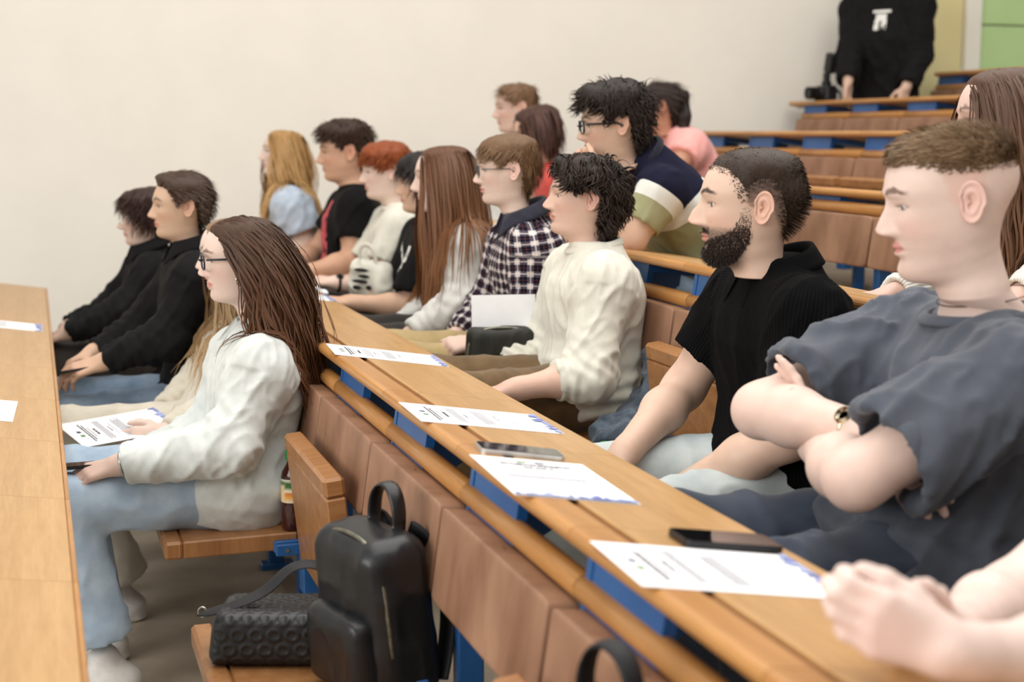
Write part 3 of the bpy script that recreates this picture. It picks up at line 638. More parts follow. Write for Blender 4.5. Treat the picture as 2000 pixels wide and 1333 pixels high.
def person(sp):
    rs = np.random.RandomState(sp.get('seed', 3)); sc = sp.get('sc', 1.); vx = sp.get('vox', .006); Yc = sp['Y']
    # ---- head placement
    ax = head_axes(R(sp.get('yaw', 12)), R(sp.get('pitch', 0)), R(sp.get('roll', 0))); hp = sp['head']; hp.setdefault('lid', .0018); hp.setdefault('neck', .88 if sp.get('fem') else .98)
    ear = at(*sp['ear'], Yc + sp.get('hdy', 0) - .072 * sc); H = ear - (np.array([-.072, .004, .108]) * sc) @ ax
    def hw(v): return H + (np.asarray(v, float) * sc) @ ax
    P, phi = head_grid(hp, sub=sp.get('sub', 3 if vx < .008 else 2), NC=sp.get('NC', 88 if vx < .008 else 64)); NR, NC = P.shape[:2]
    # ---- torso placement
    hip = at(*sp['hip']) if sp['hip'][0] > 9 else np.array(sp['hip'], float)
    fwd0 = np.array([-math.cos(R(sp.get('tyaw', 8))), math.sin(R(sp.get('tyaw', 8))), 0])
    if 'neck' in sp: neck = at(*sp['neck'])
    else: neck = hw((0, -.022, -.03)) - np.array([0, 0, .075 * sc]) - fwd0 * .022 * sc
    X, Yf, Z = torso_frame(hip, neck, R(sp.get('tyaw', 8))); L = np.linalg.norm(neck - hip)
    tab = (FEMALE if sp.get('fem') else MALE).copy(); tab[:, 1:3] *= sp.get('build', 1.); tab[:, 0] = np.where(tab[:, 0] > 0, tab[:, 0] * (L / .53), tab[:, 0])
    sl = sp.get('slouch', .03); tt = np.clip(tab[:, 0] / L, 0, 1); tab[:, 3] += -sl * 4 * tt * (1 - tt)
    if 'belly' in sp: tab[:, 2] += sp['belly'] * gs(tab[:, 0] - .08, .12); tab[:, 3] += sp['belly'] * .6 * gs(tab[:, 0] - .08, .12)
    hs = sp.get('hs', .178) * (.92 if sp.get('fem') else 1.)
    def sh(s):
        k = 'shR' if s > 0 else 'shL'
        return at(*sp[k]) if k in sp else neck + X * hs * s - Z * .092 * sp.get('sdrop', 1.) + Yf * sp.get('sfwd', .0)
    Sh = {1: sh(1), -1: sh(-1)}
    origin = np.array([hip[0], Yc, sp.get('base', 0.)])
    loc = Vector(origin)
    def sub(V): return np.asarray(V) - origin
    # ---- arms
    AV, AF, AC = [], [], []; nb = 0; arms = {}
    def addskin(V, F, C):
        nonlocal nb
        AV.append(V); AF.append(F); AC.append(C); nb += len(V)
    # head + neck + upper chest: one running surface
    Hh = H + (P.reshape(-1, 3) * sc) @ ax; last = Hh.reshape(NR, NC, 3)[-1]; rings = []
    cp, spn = np.cos(phi)[:, None], np.sin(phi)[:, None]; nk = hp.get('neck', 1.)
    base = neck + X * spn * .064 * nk * sc + Yf * (np.where(cp > 0, cp * .056, cp * .062) * nk * sc - .014) + Z * (.004 - .008 * cp)
    flare = neck + X * spn * .094 + Yf * (np.where(cp > 0, cp * .064, cp * .070) - .010) - Z * (.038 + .02 * cp); chest = neck + X * spn * .125 + Yf * (cp * .074 - .006) - Z * .12
    for a in np.linspace(.14, 1, 7): rings.append(last * (1 - a) + base * a)
    for a in (.5, 1.): rings.append(base * (1 - a) + flare * a)
    for a in (.5, 1.): rings.append(flare * (1 - a) + chest * a)
    Vh = np.concatenate([Hh] + rings); Fh = grid_faces(NR + len(rings), NC); sk = np.array(lin(hp['skin']))
    Ch = np.concatenate([skin_colors(P, hp).reshape(-1, 3), np.tile(sk, (len(rings) * NC, 1))]); addskin(Vh, Fh, Ch)
    for s in (-1, 1):
        Ve, Fe = ear_mesh(s, hp); Ce = np.tile(sk * np.array([1.0, .86, .84]), (len(Ve), 1)); addskin(H + (Ve * sc) @ ax, Fe, Ce)
    stab = tab * np.array([1, 1.04, 1.04, 1]); hm = sp.get('hemflare', .07) * sstep(.10, -.02, stab[:, 0]); stab[:, 1] *= 1 + hm; stab[:, 2] *= 1 + hm * 1.3; stab[0, 0] = sp.get('hemz', -.09); shirt = [Loft(hip, X, Yf, Z, stab, k=.05)]
    shirt[0].tilt = sp.get('neckcut', .0)
    sleeve = sp.get('sleeve', 'long'); sr = sp.get('sr', 1.); m = sp.get('arm', 1.)
    for s, key in ((-1, 'L'), (1, 'R')):
        S_ = Sh[s]
        if 'el' + key not in sp: continue
        E_ = at(*sp['el' + key]); W_ = at(*sp['wr' + key]); d1, d2 = np.linalg.norm(E_ - S_), np.linalg.norm(W_ - E_)
        if sp.get('dbg', 1): print('ARM', sp['name'], key, 'upper %.2f fore %.2f' % (d1, d2))
        hd = sp.get('hand' + key); caps = arm_caps(S_, E_, W_, m, sp.get('fat', 1.))
        if hd is not None:
            dd = nrm(W_ - E_) if hd.get('d') is None else nrm(hd['d']); caps += hand_caps(W_, dd, np.array(hd['n'], float), np.array(hd['t'], float), hd.get('sc', 1.) * sp.get('hsc', .95), hd.get('curl', (25, 28, 30, 34)), hd.get('th', (.62, .7, .3)))
        V, F = polygonize(caps, sp.get('avox', vx * .6)); V = smooth(V, F, 1)
        cc = np.tile(sk * np.array([1., .96, .94]), (len(V), 1)); g = gs(np.linalg.norm(V - E_, axis=1), .04)[:, None] * .5 + (gs(np.linalg.norm(V - W_ - nrm(W_ - E_) * .12, axis=1), .07)[:, None] * .45 if hd is not None else 0)
        cc = cc * (1 - g * np.array([.02, .17, .17])) * (1 + .10 * (vnoise(V * 60, 4) - .5))[:, None]; addskin(V, F, cc)
        arms[s] = (S_, E_, W_)
        inn = S_ - X * s * .05 + Z * .0
        kk = .045
        if sleeve == 'long':
            ce = sp.get('cuff' + key, sp.get('cuff', .97)); Ce_ = E_ + (W_ - E_) * ce
            shirt += [Cap(inn, S_, .070 * sr, .072 * sr, k=.06, grp=s), Cap(S_, E_, .070 * sr, .064 * sr, k=kk, grp=s), Cap(E_, Ce_, .064 * sr, sp.get('cr', .042) * sr, k=.03, cut=.035, hollow=sp.get('cr', .042) * sr - max(.009, 1.9 * sp.get('svox', vx)), grp=2 * s)]
        elif sleeve == 'short':
            fr = sp.get('sfrac', .62); Ce_ = S_ + (E_ - S_) * fr
            shirt += [Cap(inn, S_, .072 * sr, .074 * sr, k=.06, grp=s), Cap(S_, Ce_, .076 * sr, sp.get('se', .074) * sr, k=.03, cut=.045, hollow=sp.get('se', .074) * sr - max(.010, 1.9 * sp.get('svox', vx)), grp=s)]
        else: shirt += [Cap(inn, S_, .070 * sr, .060 * sr, k=.05, grp=s)]
    V = np.concatenate(AV); off = np.cumsum([0] + [len(q) for q in AV[:-1]]); F = np.concatenate([f + o for f, o in zip(AF, off)])
    body = link('person', mk('person', sub(V), F, np.concatenate(AC)), SKIN, None, loc); tag(body, sp['label'], 'person', 'people attending the lecture')
    # ---- eyes
    for s in (-1, 1):
        u = np.linspace(0, np.pi, 13); v = np.linspace(0, 2 * np.pi, 20, endpoint=False); uu, vv = np.meshgrid(u, v, indexing='ij'); ey = np.stack([np.sin(uu) * np.cos(vv), np.cos(uu), np.sin(uu) * np.sin(vv)], 2).reshape(-1, 3)
        gz = R(sp.get('gaze', 0)); gx = R(sp.get('gazex', 0)); cc = np.tile(np.array(lin((196, 182, 172))), (len(ey), 1)); un = uu.ravel(); cc[un < .70] = lin(hp.get('iris', (70, 55, 45))); cc[un < .32] = lin((12, 10, 10))
        rx = np.array([[1, 0, 0], [0, math.cos(gz), -math.sin(gz)], [0, math.sin(gz), math.cos(gz)]]); rz = np.array([[math.cos(gx), -math.sin(gx), 0], [math.sin(gx), math.cos(gx), 0], [0, 0, 1]])
        Ve = (ey @ rx.T @ rz.T) * .0122 + np.array([s * .0305, .0698, .1160]); link('eye', mk('eye', sub(H + (Ve * sc) @ ax), grid_faces(13, 20), cc), EYEM, body)
    # ---- shirt
    torso = shirt[0]; sv = sp.get('svox', vx); od = torso.d
    nc = sp.get('neckcut')
    if nc is not None:
        def dcut(p, od=od, o=hip, M=torso.M, zt=L + nc[0], tl=nc[1]):
            q = (p - o) @ M.T; pl = (q[:, 2] - zt + tl * (q[:, 1] + .012)) / math.hypot(1, tl); return np.maximum(od(p), pl)
        torso.d = dcut
    V, F = polygonize(shirt, sv); V = smooth(V, F, sp.get('ssm', 3)); N = vnormals(V, F)
    # which limb each point belongs to, cloth coordinates
    D = np.stack([q.d(V) for q in shirt], 1); own = D.argmin(1); q0 = (V - hip) @ torso.M.T
    fab = np.stack([np.arctan2(q0[:, 0], q0[:, 1]) * .17, q0[:, 2] * (.53 / L), np.zeros(len(V))], 1); alo = np.zeros(len(V)); isarm = np.zeros(len(V), bool); inner = np.zeros(len(V))
    for i, c in enumerate(shirt):
        if i == 0 or c.ra < c.rb and c.k == .06: continue
        mm = own == i; u = nrm(c.b - c.a); al = (V - c.a) @ u; ref = nrm(np.cross(u, (0, 0, 1.))); r2 = np.cross(ref, u); ang = np.arctan2((V - c.a) @ ref, (V - c.a) @ r2)
        fab[mm] = np.stack([ang * .062, al + .13 * abs(c.grp) + .4, np.ones(len(V))], 1)[mm]; isarm |= mm; alo[mm] = al[mm]
    A = sp.get('fold', .006); fr = sp.get('foldf', 1.); ts = rs.randint(99)
    n1 = vnoise(q0 * np.array([9, 9, 6]) * fr + ts, ts) - .5
    B1 = np.array([[.75, .30, -.25], [-.35, .80, .42], [.30, -.35, .85]]); qa = np.where(isarm[:, None], V - neck, q0) @ B1.T; wob = .035 * (vnoise(q0 * 7 + 3, ts + 3) - .5)
    n2 = 1 - 2 * np.abs(vnoise((qa + wob[:, None]) * np.array([24, 20, 6]) * fr + 7.7 + ts, ts + 1) - .5); n3 = 1 - 2 * np.abs(vnoise((qa - wob[:, None]) * np.array([40, 34, 11]) * fr + 2.2 + ts, ts + 2) - .5)
    disp = A * (1.1 * n1 + 1.15 * (n2 ** 2.5 - .4) + .55 * (n3 ** 2.5 - .4))
    if arms:
        for s, (S_, E_, W_) in arms.items():
            if sleeve != 'long': continue
            g = gs(np.linalg.norm(V - E_, axis=1), .10); u = nrm(E_ - S_); rr = np.sin(150 * ((V - E_) @ nrm(nrm(E_ - S_) - nrm(W_ - E_) * -1 + 1e-3)) + 5 * vnoise(V * 14, 6)); disp += A * .55 * g * rr
            u2 = nrm(W_ - E_); al = (V - E_) @ u2; gg = sstep(.02, .08, al) * (np.linalg.norm(V - E_ - al[:, None] * u2, axis=1) < .08); disp += A * sp.get('bunch', .35) * gg * np.sin(190 * al + 6 * vnoise(V * 20, 8))
    disp *= .25 + .75 * sstep(.0, .09, np.linalg.norm(V - neck, axis=1) - .075)
    disp *= .35 + .65 * sstep(-.06, .06, q0[:, 2])
    waist = .6 * sp.get('waist', 1.) * sstep(.14, .03, q0[:, 2]) * (~isarm); disp += A * .9 * waist * np.sin(q0[:, 2] * 120 + 7 * vnoise(V * 9, 12))
    V = V + N * disp[:, None]; V = smooth(V, F, 1)
    so = link(sp.get('top', 'shirt'), mk('shirt', sub(V), F, uv=fab), sp['shirt'], body)
    # ---- collars
    ck = sp.get('collar')
    if ck in ('crew', 'fold'):
        nR = .070 * nk * sc if not nc else None; ang = np.linspace(-math.pi, math.pi, 61)
        if ck == 'crew':
            rows = []
            w0, d0, zf, zb = sp.get('cdim', (.071, .070, -.016, .016))
            for (dr, dz) in ((-.003, .006), (.003, .008), (.009, .003), (.014, -.006), (.012, -.012), (-.004, -.012)):
                rows.append([neck + X * math.sin(a) * (w0 + dr) + Yf * (math.cos(a) * (d0 + dr) - .012) + Z * ((zf + zb) / 2 + (zf - zb) / 2 * math.cos(a) + dz) for a in ang])
            nr = len(rows); Vc = np.array(rows).reshape(-1, 3)
            Fc = [[i * 61 + j, ((i + 1) % nr) * 61 + j, ((i + 1) % nr) * 61 + j + 1, i * 61 + j + 1] for i in range(nr) for j in range(60)]
        else:
            rows = []; op = sp.get('open', .35); hgt = sp.get('chgt', .034); rad = sp.get('crad', 1.); ang = np.linspace(op, 2 * math.pi - op, 61)
            prof = [(-.004, -.012), (-.002, .5 * hgt), (.002, hgt), (.007, hgt + .003), (.014, hgt * .75), (.024, hgt * .15), (.030, -.006), (.027, -.007), (.018, hgt * .1), (.006, -.010)]
            for (dr, dz) in prof:
                row = []
                for a in ang:
                    e = gs(min(a - op, 2 * math.pi - op - a), .35); zf, zb = sp.get('cz', (-.02, .02)); tip = e * sp.get('tip', .03) * (1 if dr > .012 else 0)
                    row.append(neck + X * math.sin(a) * (.070 * rad + dr + .01 * e * (dr > .01)) + Yf * (math.cos(a) * (.067 * rad + dr) - .012 + tip * .5) + Z * ((zf + zb) / 2 + (zf - zb) / 2 * math.cos(a) + dz - tip))
                rows.append(row)
            nr = len(rows); Vc = np.array(rows).reshape(-1, 3)
            Fc = [[i * 61 + j, ((i + 1) % nr) * 61 + j, ((i + 1) % nr) * 61 + j + 1, i * 61 + j + 1] for i in range(nr) for j in range(60)] + [[i * 61 for i in range(nr)], [i * 61 + 60 for i in range(nr)][::-1]]
        link('collar', mk('collar', sub(Vc), Fc), sp.get('collarm', sp['shirt']), body)
    # ---- trousers and shoes
    if 'knL' in sp:
        tr = [Loft(hip, X, Yf, Z, np.array([(-.125, .13, .10, .0), (-.08, .160, .114, .0), (.0, .166, .116, .0), (.05, .150, .105, .0)]) * np.array([1, sp.get('build', 1.) * (.95 if sp.get('fem') else 1), sp.get('build', 1.), 1]), k=.05)]
        lr = sp.get('leg', 1.); shoes = []
        for s, key in ((-1, 'L'), (1, 'R')):
            hj = hip + X * s * .088 - Z * .03 + Yf * .02; K = np.array(sp['kn' + key]) if sp['kn' + key][0] < 9 and len(sp['kn' + key]) == 3 else at(*sp['kn' + key]); An = np.array(sp['an' + key]) if sp['an' + key][0] < 9 else at(*sp['an' + key])
            u = nrm(An - K); Ae = An + u * sp.get('hem', -.02)
            tr += [Cap(hj, K, .092 * lr, .070 * lr, k=.05), Cap(K, Ae, .066 * lr, sp.get('hemr', .060) * lr, k=.035, cut=.04, hollow=sp.get('hemr', .060) * lr - max(.010, 1.9 * sp.get('tvox', max(sv, .012))))]
            if sp.get('shoes'):
                t = fwd0; g = np.array([An[0], An[1], sp['base'] + .035]); shoes.append((An, g, t))
        V, F = polygonize(tr, sp.get('tvox', max(sv, .012))); V = smooth(V, F, 3); N = vnormals(V, F); q = (V - hip)
        n1 = vnoise(q * 12 + 3, 31) - .5; n2 = 1 - 2 * np.abs(vnoise(q * np.array([14, 10, 18]) + 8, 32) - .5); B = sp.get('tfold', .005); V = smooth(V + N * (B * (1.2 * n1 + 1.3 * (n2 ** 3 - .4)))[:, None], F, 1)
        link(sp.get('bottom', 'trousers'), mk('trousers', sub(V), F, uv=q), sp['pants'], body)
        for An, g, t in shoes:
            c = [Cap(g - t * .05 + np.array([0, 0, .01]), g + t * .10, .042, .040, k=.03, fl=(0, 0, 1), fr=.85), Cap(g + t * .10, g + t * .17, .042, .034, k=.03, fl=(0, 0, 1), fr=.72), Cap(g - t * .025, An, .044, .042, k=.03), Cap(g - t * .055 - (0, 0, .024), g + t * .185 - (0, 0, .024), .040, .038, k=.008, fl=(0, 0, 1), fr=.35)]
            V, F = polygonize(c, .009); V = smooth(V, F, 2); link('shoe', mk('shoe', sub(V), F), sp.get('shoem', SHOE), body)
    # ---- hair
    coll = None
    if sp['hair'].get('long'):
        ck_ = [Cap(hw((0, -.02, -.01)), neck, .056 * sc, .060 * sc)] + shirt
        hc = [Cap(hw((0, .01, .06)), hw((0, .03, .03)), .060 * sc, .050 * sc)]
        def coll(p): return field(ck_ + hc, p)
    for hi, hh in enumerate([sp['hair']] + sp.get('hair2', [])):
        V, F, C = build_hair(hp, hh, P, phi, ax, H, sc, coll); link(hh.get('name', 'hair'), mk('hair', sub(V), F, C), HAIR, body)
    # ---- spectacles
    if 'glasses' in sp:
        g = sp['glasses']; gm = g.get('mat', GLASSF); rw, rh, th = g.get('rw', .0255), g.get('rh', .0195), g.get('th', .0014); mb = MB(); ln = MB()
        for s in (-1, 1):
            pts = []; t = np.linspace(0, 2 * np.pi, 29)[:-1]
            cx = np.sign(np.cos(t)) * np.abs(np.cos(t)) ** .75; cz = np.sign(np.sin(t)) * np.abs(np.sin(t)) ** .75
            loop = [hw((s * .0325 + a * rw, .1045 - .10 * (abs(s * .0325 + a * rw)) ** 1.35 * 4.2 * .55, .1135 + b * rh)) for a, b in zip(cx, cz)]
            mb.tube(loop, th * sc * 1.15, 6, closed=True); cen = np.mean(loop, 0); ln.add([cen] + loop, [(0, 1 + i, 1 + (i + 1) % 28) for i in range(28)])
            e = loop[int(np.argmax([(q - H) @ ax[0] * s for q in loop]))]
            mb.tube([hw((s * .0585, .092, .121)), hw((s * .070, .086, .122)), hw((s * .0765, .05, .121)), hw((s * .0785, .0, .120)), hw((s * .0785, -.020, .108))], g.get('tw', .0022) * sc, 6)
        mb.tube([hw((-.009, .1075, .116)), hw((0, .112, .119)), hw((.009, .1075, .116))], th * sc * 1.2, 6)
        fr_ = link('spectacles', mk('spectacles', sub(mb.V), mb.F), gm, body); link('lens', mk('lens', sub(ln.V), ln.F), LENS, fr_)
    PEOPLE.append(dict(sp=sp, body=body, H=H, ax=ax, sc=sc, hw=hw, neck=neck, hip=hip, X=X, Y=Yf, Z=Z, arms=arms, shirt=so, origin=origin, sub=sub, Sh=Sh))
    return PEOPLE[-1]
def part(pr, name, mb, mat, parent=None, smooth=True, label=None):
    o = link(name, mk(name, pr['sub'](mb.V), mb.F, smooth=smooth), mat, parent or pr['body']); tag(o, label); return o
def decal(pr, name, origin, u, v, direction, w, h, mask, mat, nx=60, ny=60, off=.0015, label=None):
    """a flat print laid on the cloth: cells of a grid where mask(s,t) holds, pressed on to the shirt"""
    me = pr['shirt'].data; n = len(me.vertices); co = np.empty(n * 3, np.float32); me.vertices.foreach_get('co', co); co = co.reshape(-1, 3) + pr['origin']
    bvh = BVHTree.FromPolygons([tuple(c) for c in co.tolist()], [tuple(p.vertices) for p in me.polygons]); dr = Vector(nrm(direction)); V = {}; VV = []; FF = []
    u, v = nrm(u), nrm(v)
    def vert(i, j):
        if (i, j) not in V:
            p = np.asarray(origin) + u * (i / nx - .5) * w + v * (j / ny - .5) * h; hit = bvh.ray_cast(Vector(p - np.array(dr) * .35), dr)
            V[(i, j)] = None if hit[0] is None else len(VV)
            if hit[0] is not None: VV.append(np.array(hit[0] - dr * off))
        return V[(i, j)]
    for i in range(nx):
        for j in range(ny):
            if mask((i + .5) / nx, (j + .5) / ny):
                q = [vert(i, j), vert(i + 1, j), vert(i + 1, j + 1), vert(i, j + 1)]
                if None not in q: FF.append(q)
    if FF: o = link(name, mk(name, pr['sub'](np.array(VV)), FF), mat, pr['shirt']); tag(o, label, kind='stuff'); return o
# ------------------------------------------------------------------ wardrobes
F_WHITE = fabric('white_cotton', (206, 205, 199), (219, 218, 212), 30, sheen=.1)
F_CREAM = fabric('cream_jersey', (206, 203, 188), (218, 215, 202), 30)
F_BLOUSE = fabric('white_viscose', (196, 200, 196), (210, 214, 210), 30, rough=.7)
F_BLACK = fabric('black_cotton', (8, 8, 8), (15, 14, 15), 25, sheen=.0)
F_BLACKS = fabric('black_shirting', (10, 9, 10), (17, 16, 17), 25, sheen=.0)
F_GREYT = fabric('washed_slate_jersey', (64, 69, 79), (86, 91, 100), 9, bscale=500, bs=.3)
F_BEIGE = fabric('beige_linen', (188, 179, 162), (202, 194, 178), 25)
F_LBLUE = fabric('light_blue_chambray', (170, 184, 200), (190, 203, 216), 25)
F_RED = fabric('coral_red_cotton', (206, 74, 66), (222, 90, 80), 25)
F_PINK = fabric('pink_cotton', (226, 158, 152), (236, 172, 166), 25)
J_LIGHT = fabric('light_blue_denim', (150, 172, 194), (184, 203, 219), 14, bs=.4, bscale=900)
J_MID = fabric('mid_blue_denim', (92, 112, 134), (136, 154, 172), 10, bs=.4, bscale=900)
J_PALE = fabric('bleached_denim', (172, 184, 186), (206, 212, 208), 12, bs=.4, bscale=900)
P_DARK = fabric('charcoal_trouser', (44, 40, 37), (58, 53, 48), 20)
P_BEIGE = fabric('stone_trouser', (196, 188, 172), (210, 203, 188), 20)
P_BROWN = fabric('brown_corduroy', (92, 72, 48), (120, 96, 66), 16)
P_KHAKI = fabric('khaki_chino', (164, 142, 98), (182, 160, 116), 16)
def stripes(name, base, build):
    m, nt, b = newmat(name, .92, .1); a = nt.nodes.new('ShaderNodeAttribute'); a.attribute_name = 'fab'; sp = nt.nodes.new('ShaderNodeSeparateXYZ'); nt.links.new(a.outputs['Vector'], sp.inputs[0])
    def mth(op, x, y=None):
        n = nt.nodes.new('ShaderNodeMath'); n.operation = op
        for i, v in enumerate((x, y)):
            if v is None: continue
            if isinstance(v, (int, float)): n.inputs[i].default_value = v
            else: nt.links.new(v, n.inputs[i])
        return n.outputs[0]
    def mixc(f, c1, c2):
        n = nt.nodes.new('ShaderNodeMix'); n.data_type = 'RGBA'
        if isinstance(f, (int, float)): n.inputs[0].default_value = f
        else: nt.links.new(f, n.inputs[0])
        for i, c in ((6, c1), (7, c2)):
            if isinstance(c, tuple): n.inputs[i].default_value = (*lin(c), 1)
            else: nt.links.new(c, n.inputs[i])
        return n.outputs[2]
    c = build(nt, b, sp.outputs[0], sp.outputs[1], sp.outputs[2], mth, mixc)
    if c is not None: nt.links.new(c, b.inputs['Base Color'])
    return m
def plaid(nt, b, u, v, arm, mth, mixc):
    P = .036; fu = mth('FRACT', mth('DIVIDE', u, P)); fv = mth('FRACT', mth('DIVIDE', v, P))
    def band(f, a, w): return mth('LESS_THAN', mth('ABSOLUTE', mth('SUBTRACT', f, a)), w)
    s = mth('ADD', band(fu, .32, .27), band(fv, .32, .27)); c = mixc(mth('GREATER_THAN', s, .5), (196, 186, 182), (74, 72, 84)); c = mixc(mth('GREATER_THAN', s, 1.5), c, (17, 17, 25))
    w2 = mth('MAXIMUM', band(fu, .80, .035), band(fv, .80, .035)); c = mixc(mth('MULTIPLY', w2, .75), c, (226, 214, 208)); r2 = mth('MAXIMUM', band(fu, .32, .02), band(fv, .32, .02)); return mixc(mth('MULTIPLY', r2, .5), c, (120, 66, 72))
F_PLAID = stripes('dark_checked_flannel', None, plaid)
def blocks(nt, b, u, v, arm, mth, mixc):
    f = mth('ADD', v, 0.0); body = mixc(mth('GREATER_THAN', f, .385), (150, 148, 112), (28, 28, 46)); mid = mth('MULTIPLY', mth('GREATER_THAN', f, .33), mth('LESS_THAN', f, .385)); body = mixc(mid, body, (222, 222, 214))
    fa = mth('SUBTRACT', v, .53); sl = mixc(mth('GREATER_THAN', fa, .06), (222, 222, 214), (156, 154, 118)); sl = mixc(mth('GREATER_THAN', fa, .165), sl, (26, 26, 42)); sl = mixc(mth('LESS_THAN', fa, .015), sl, (28, 28, 46)); return mixc(arm, body, sl)
F_BLOCK = stripes('olive_white_navy_jersey', None, blocks)
def ribbed(c1, c2, per):
    def f(nt, b, u, v, arm, mth, mixc):
        s = mth('SINE', mth('MULTIPLY', u, 6.283 / per)); h = mth('ADD', mth('MULTIPLY', s, .5), .5); bump(nt, b, h, .6, .002); return mixc(h, c1, c2)
    return f
F_RIBW = stripes('white_ribbed_knit', None, ribbed((200, 200, 192), (232, 232, 226), .011))
F_RIBB = stripes('black_ribbed_knit', None, ribbed((4, 4, 5), (10, 10, 11), .006))
# ------------------------------------------------------------------ hair settings
ZL_LONG = [.192, .188, .176, .148, .100, .080, .075, .055, .020, .010]
def hs_long(c1, c2, c3, L=.42, **k):
    d = dict(c1=c1, c2=c2, c3=c3, zline=ZL_LONG, thick=(.006, .007, .007), n=2200, len=(L, L * .9), lift=.12, flow='part', grav=.42, lay=.17, w=.0030, seg=15, long=True, jit=.22, curl=(.006, 30), tp=4, na=.15, tip=.6); d.update(k); return d
def hs_short(c1, c2, **k):
    d = dict(c1=c1, c2=c2, zline=ZL_SHORT, thick=(.007, .018, .009), n=1100, len=(.045, .022), lift=.35, flow='crown', grav=.10, lay=.14, w=.0026, seg=6, jit=.35, na=.25, flat=not k.get('curl')); d.update(k); return d
HD = dict
LAP = dict(n=(0, 0, -1), t=(0, 1, 0))
# hip heights: seat 0.43 + thigh
def hipz(row, up=.105): return FLOORS[row] + .43 + up
SPECS = []
def P_(**k): SPECS.append(k); return k
# ---- front row
P_(name='D', neck=(500, 640, 3.73), label='woman in white blouse with long brown hair, glasses and hoop earrings', Y=3.725, base=0., ear=(472, 514), yaw=4, pitch=-3, sc=.97, vox=.006, avox=.0048, fem=True, tyaw=2, hip=(.470, 3.725, .535), slouch=.035,
   head=HD(skin=(215, 191, 178), lip=(200, 125, 118), browc=(92, 66, 52), jaw=.94, nose=.92, lips=1.05, cheek=.9), elL=(455, 868, 3.50), wrL=(236, 908, 3.56), elR=(400, 850, 3.95), wrR=(225, 930, 3.80), handL=dict(t=(-.2, 1, .2), d=(-.93, .14, -.20), n=(-.25, .40, -.9), curl=(20, 22, 26, 30), th=(.95, .30, .25), sc=.95), handR=dict(n=(0, -.3, -1), t=(0, -1, 0)),
   shirt=F_BLOUSE, top='blouse', sr=1.12, fold=.0095, cr=.046, build=1.08, hemz=-.115, hemflare=.22, bunch=.12, waist=0., collar='fold', open=.5, chgt=.03, tvox=.009, pants=J_LIGHT, bottom='jeans', knL=(.03, 3.60, .520), anL=(.115, 3.62, .10), knR=(.05, 3.86, .53), anR=(.10, 3.88, .10), leg=1.05, hemr=.085, hem=-.06, shoes=True,
   hair=hs_long((58, 40, 30), (86, 60, 42), (128, 84, 54), .50, n=4200, w=.0024, seg=15, curl=(.010, 30), seed=4, px=.004, pb=-1.0, wind=(0, -.18, 0), zline=[.190, .186, .172, .140, .112, .112, .108, .06, .02, .01]), glasses=dict(th=.0022, tw=.0030))
P_(name='C', neck=(480, 628, 4.30), label='fair-haired woman in beige top holding a certificate behind the white-bloused woman', Y=4.30, base=0., ear=(458, 503), yaw=2, pitch=-4, sc=.97, fem=True, vox=.008, avox=.0056, tyaw=2, hip=(.475, 4.30, .535), head=HD(skin=(215, 193, 180), jaw=.94),
   elL=(430, 800, 4.08), wrL=(326, 848, 4.00), handL=dict(n=(.1, .8, -.5), t=(-.4, .3, 1), d=(-.95, .12, -.12), curl=(26, 40, 44, 48)), elR=(372, 770, 4.56), wrR=(318, 805, 4.45), handR=dict(n=(.1, -.4, -.9), t=(-.3, -.7, .6), d=(-.95, -.1, -.2), curl=(30, 32, 36, 40)),
   shirt=F_BEIGE, top='blouse', sr=1.05, collar='crew', pants=P_BEIGE, knL=(.04, 4.18, .53), anL=(.17, 4.20, .12), knR=(.05, 4.44, .53), anR=(.12, 4.44, .12), leg=1.08, hemr=.10, hem=.0, shoes=True,
   hair=hs_long((120, 94, 66), (158, 128, 92), (190, 160, 118), .50, seed=6, pb=-.35))
P_(name='B', neck=(372, 480, 4.86), label='man with side-parted brown hair in black shirt and pale jeans holding phone', Y=4.86, base=0., ear=(357, 409), yaw=-2, pitch=1, sc=.93, vox=.008, avox=.0056, tyaw=0, hip=(.50, 4.86, .53), head=HD(skin=(197, 165, 140), browc=(58, 40, 30), lip=(186, 116, 102), jaw=.98),
   elL=(322, 662, 4.66), wrL=(200, 708, 4.68), handL=dict(n=(-.1, .5, -.85), t=(-.1, 1, .5), d=(-.96, .1, -.28), curl=(22, 26, 30, 34)), elR=(270, 650, 5.08), wrR=(180, 690, 5.0), handR=dict(n=(0, -.3, -1), t=(0, -1, 0)), shirt=F_BLACKS, sr=1.08, fold=.008, collar='fold', open=.35, pants=J_MID, bottom='jeans', knL=(.06, 4.74, .51), anL=(.14, 4.74, .1), knR=(.02, 5.04, .52), anR=(.10, 5.04, .1), leg=1.12, shoes=True,
   hair=hs_short((48, 34, 26), (82, 60, 44), flow='back', thick=(.007, .022, .012), len=(.052, .022), lift=.05, jit=.10, front=.008, seed=8, asym=.3, lay=.22, na=.1, n=1800, w=.0022, grav=.03))
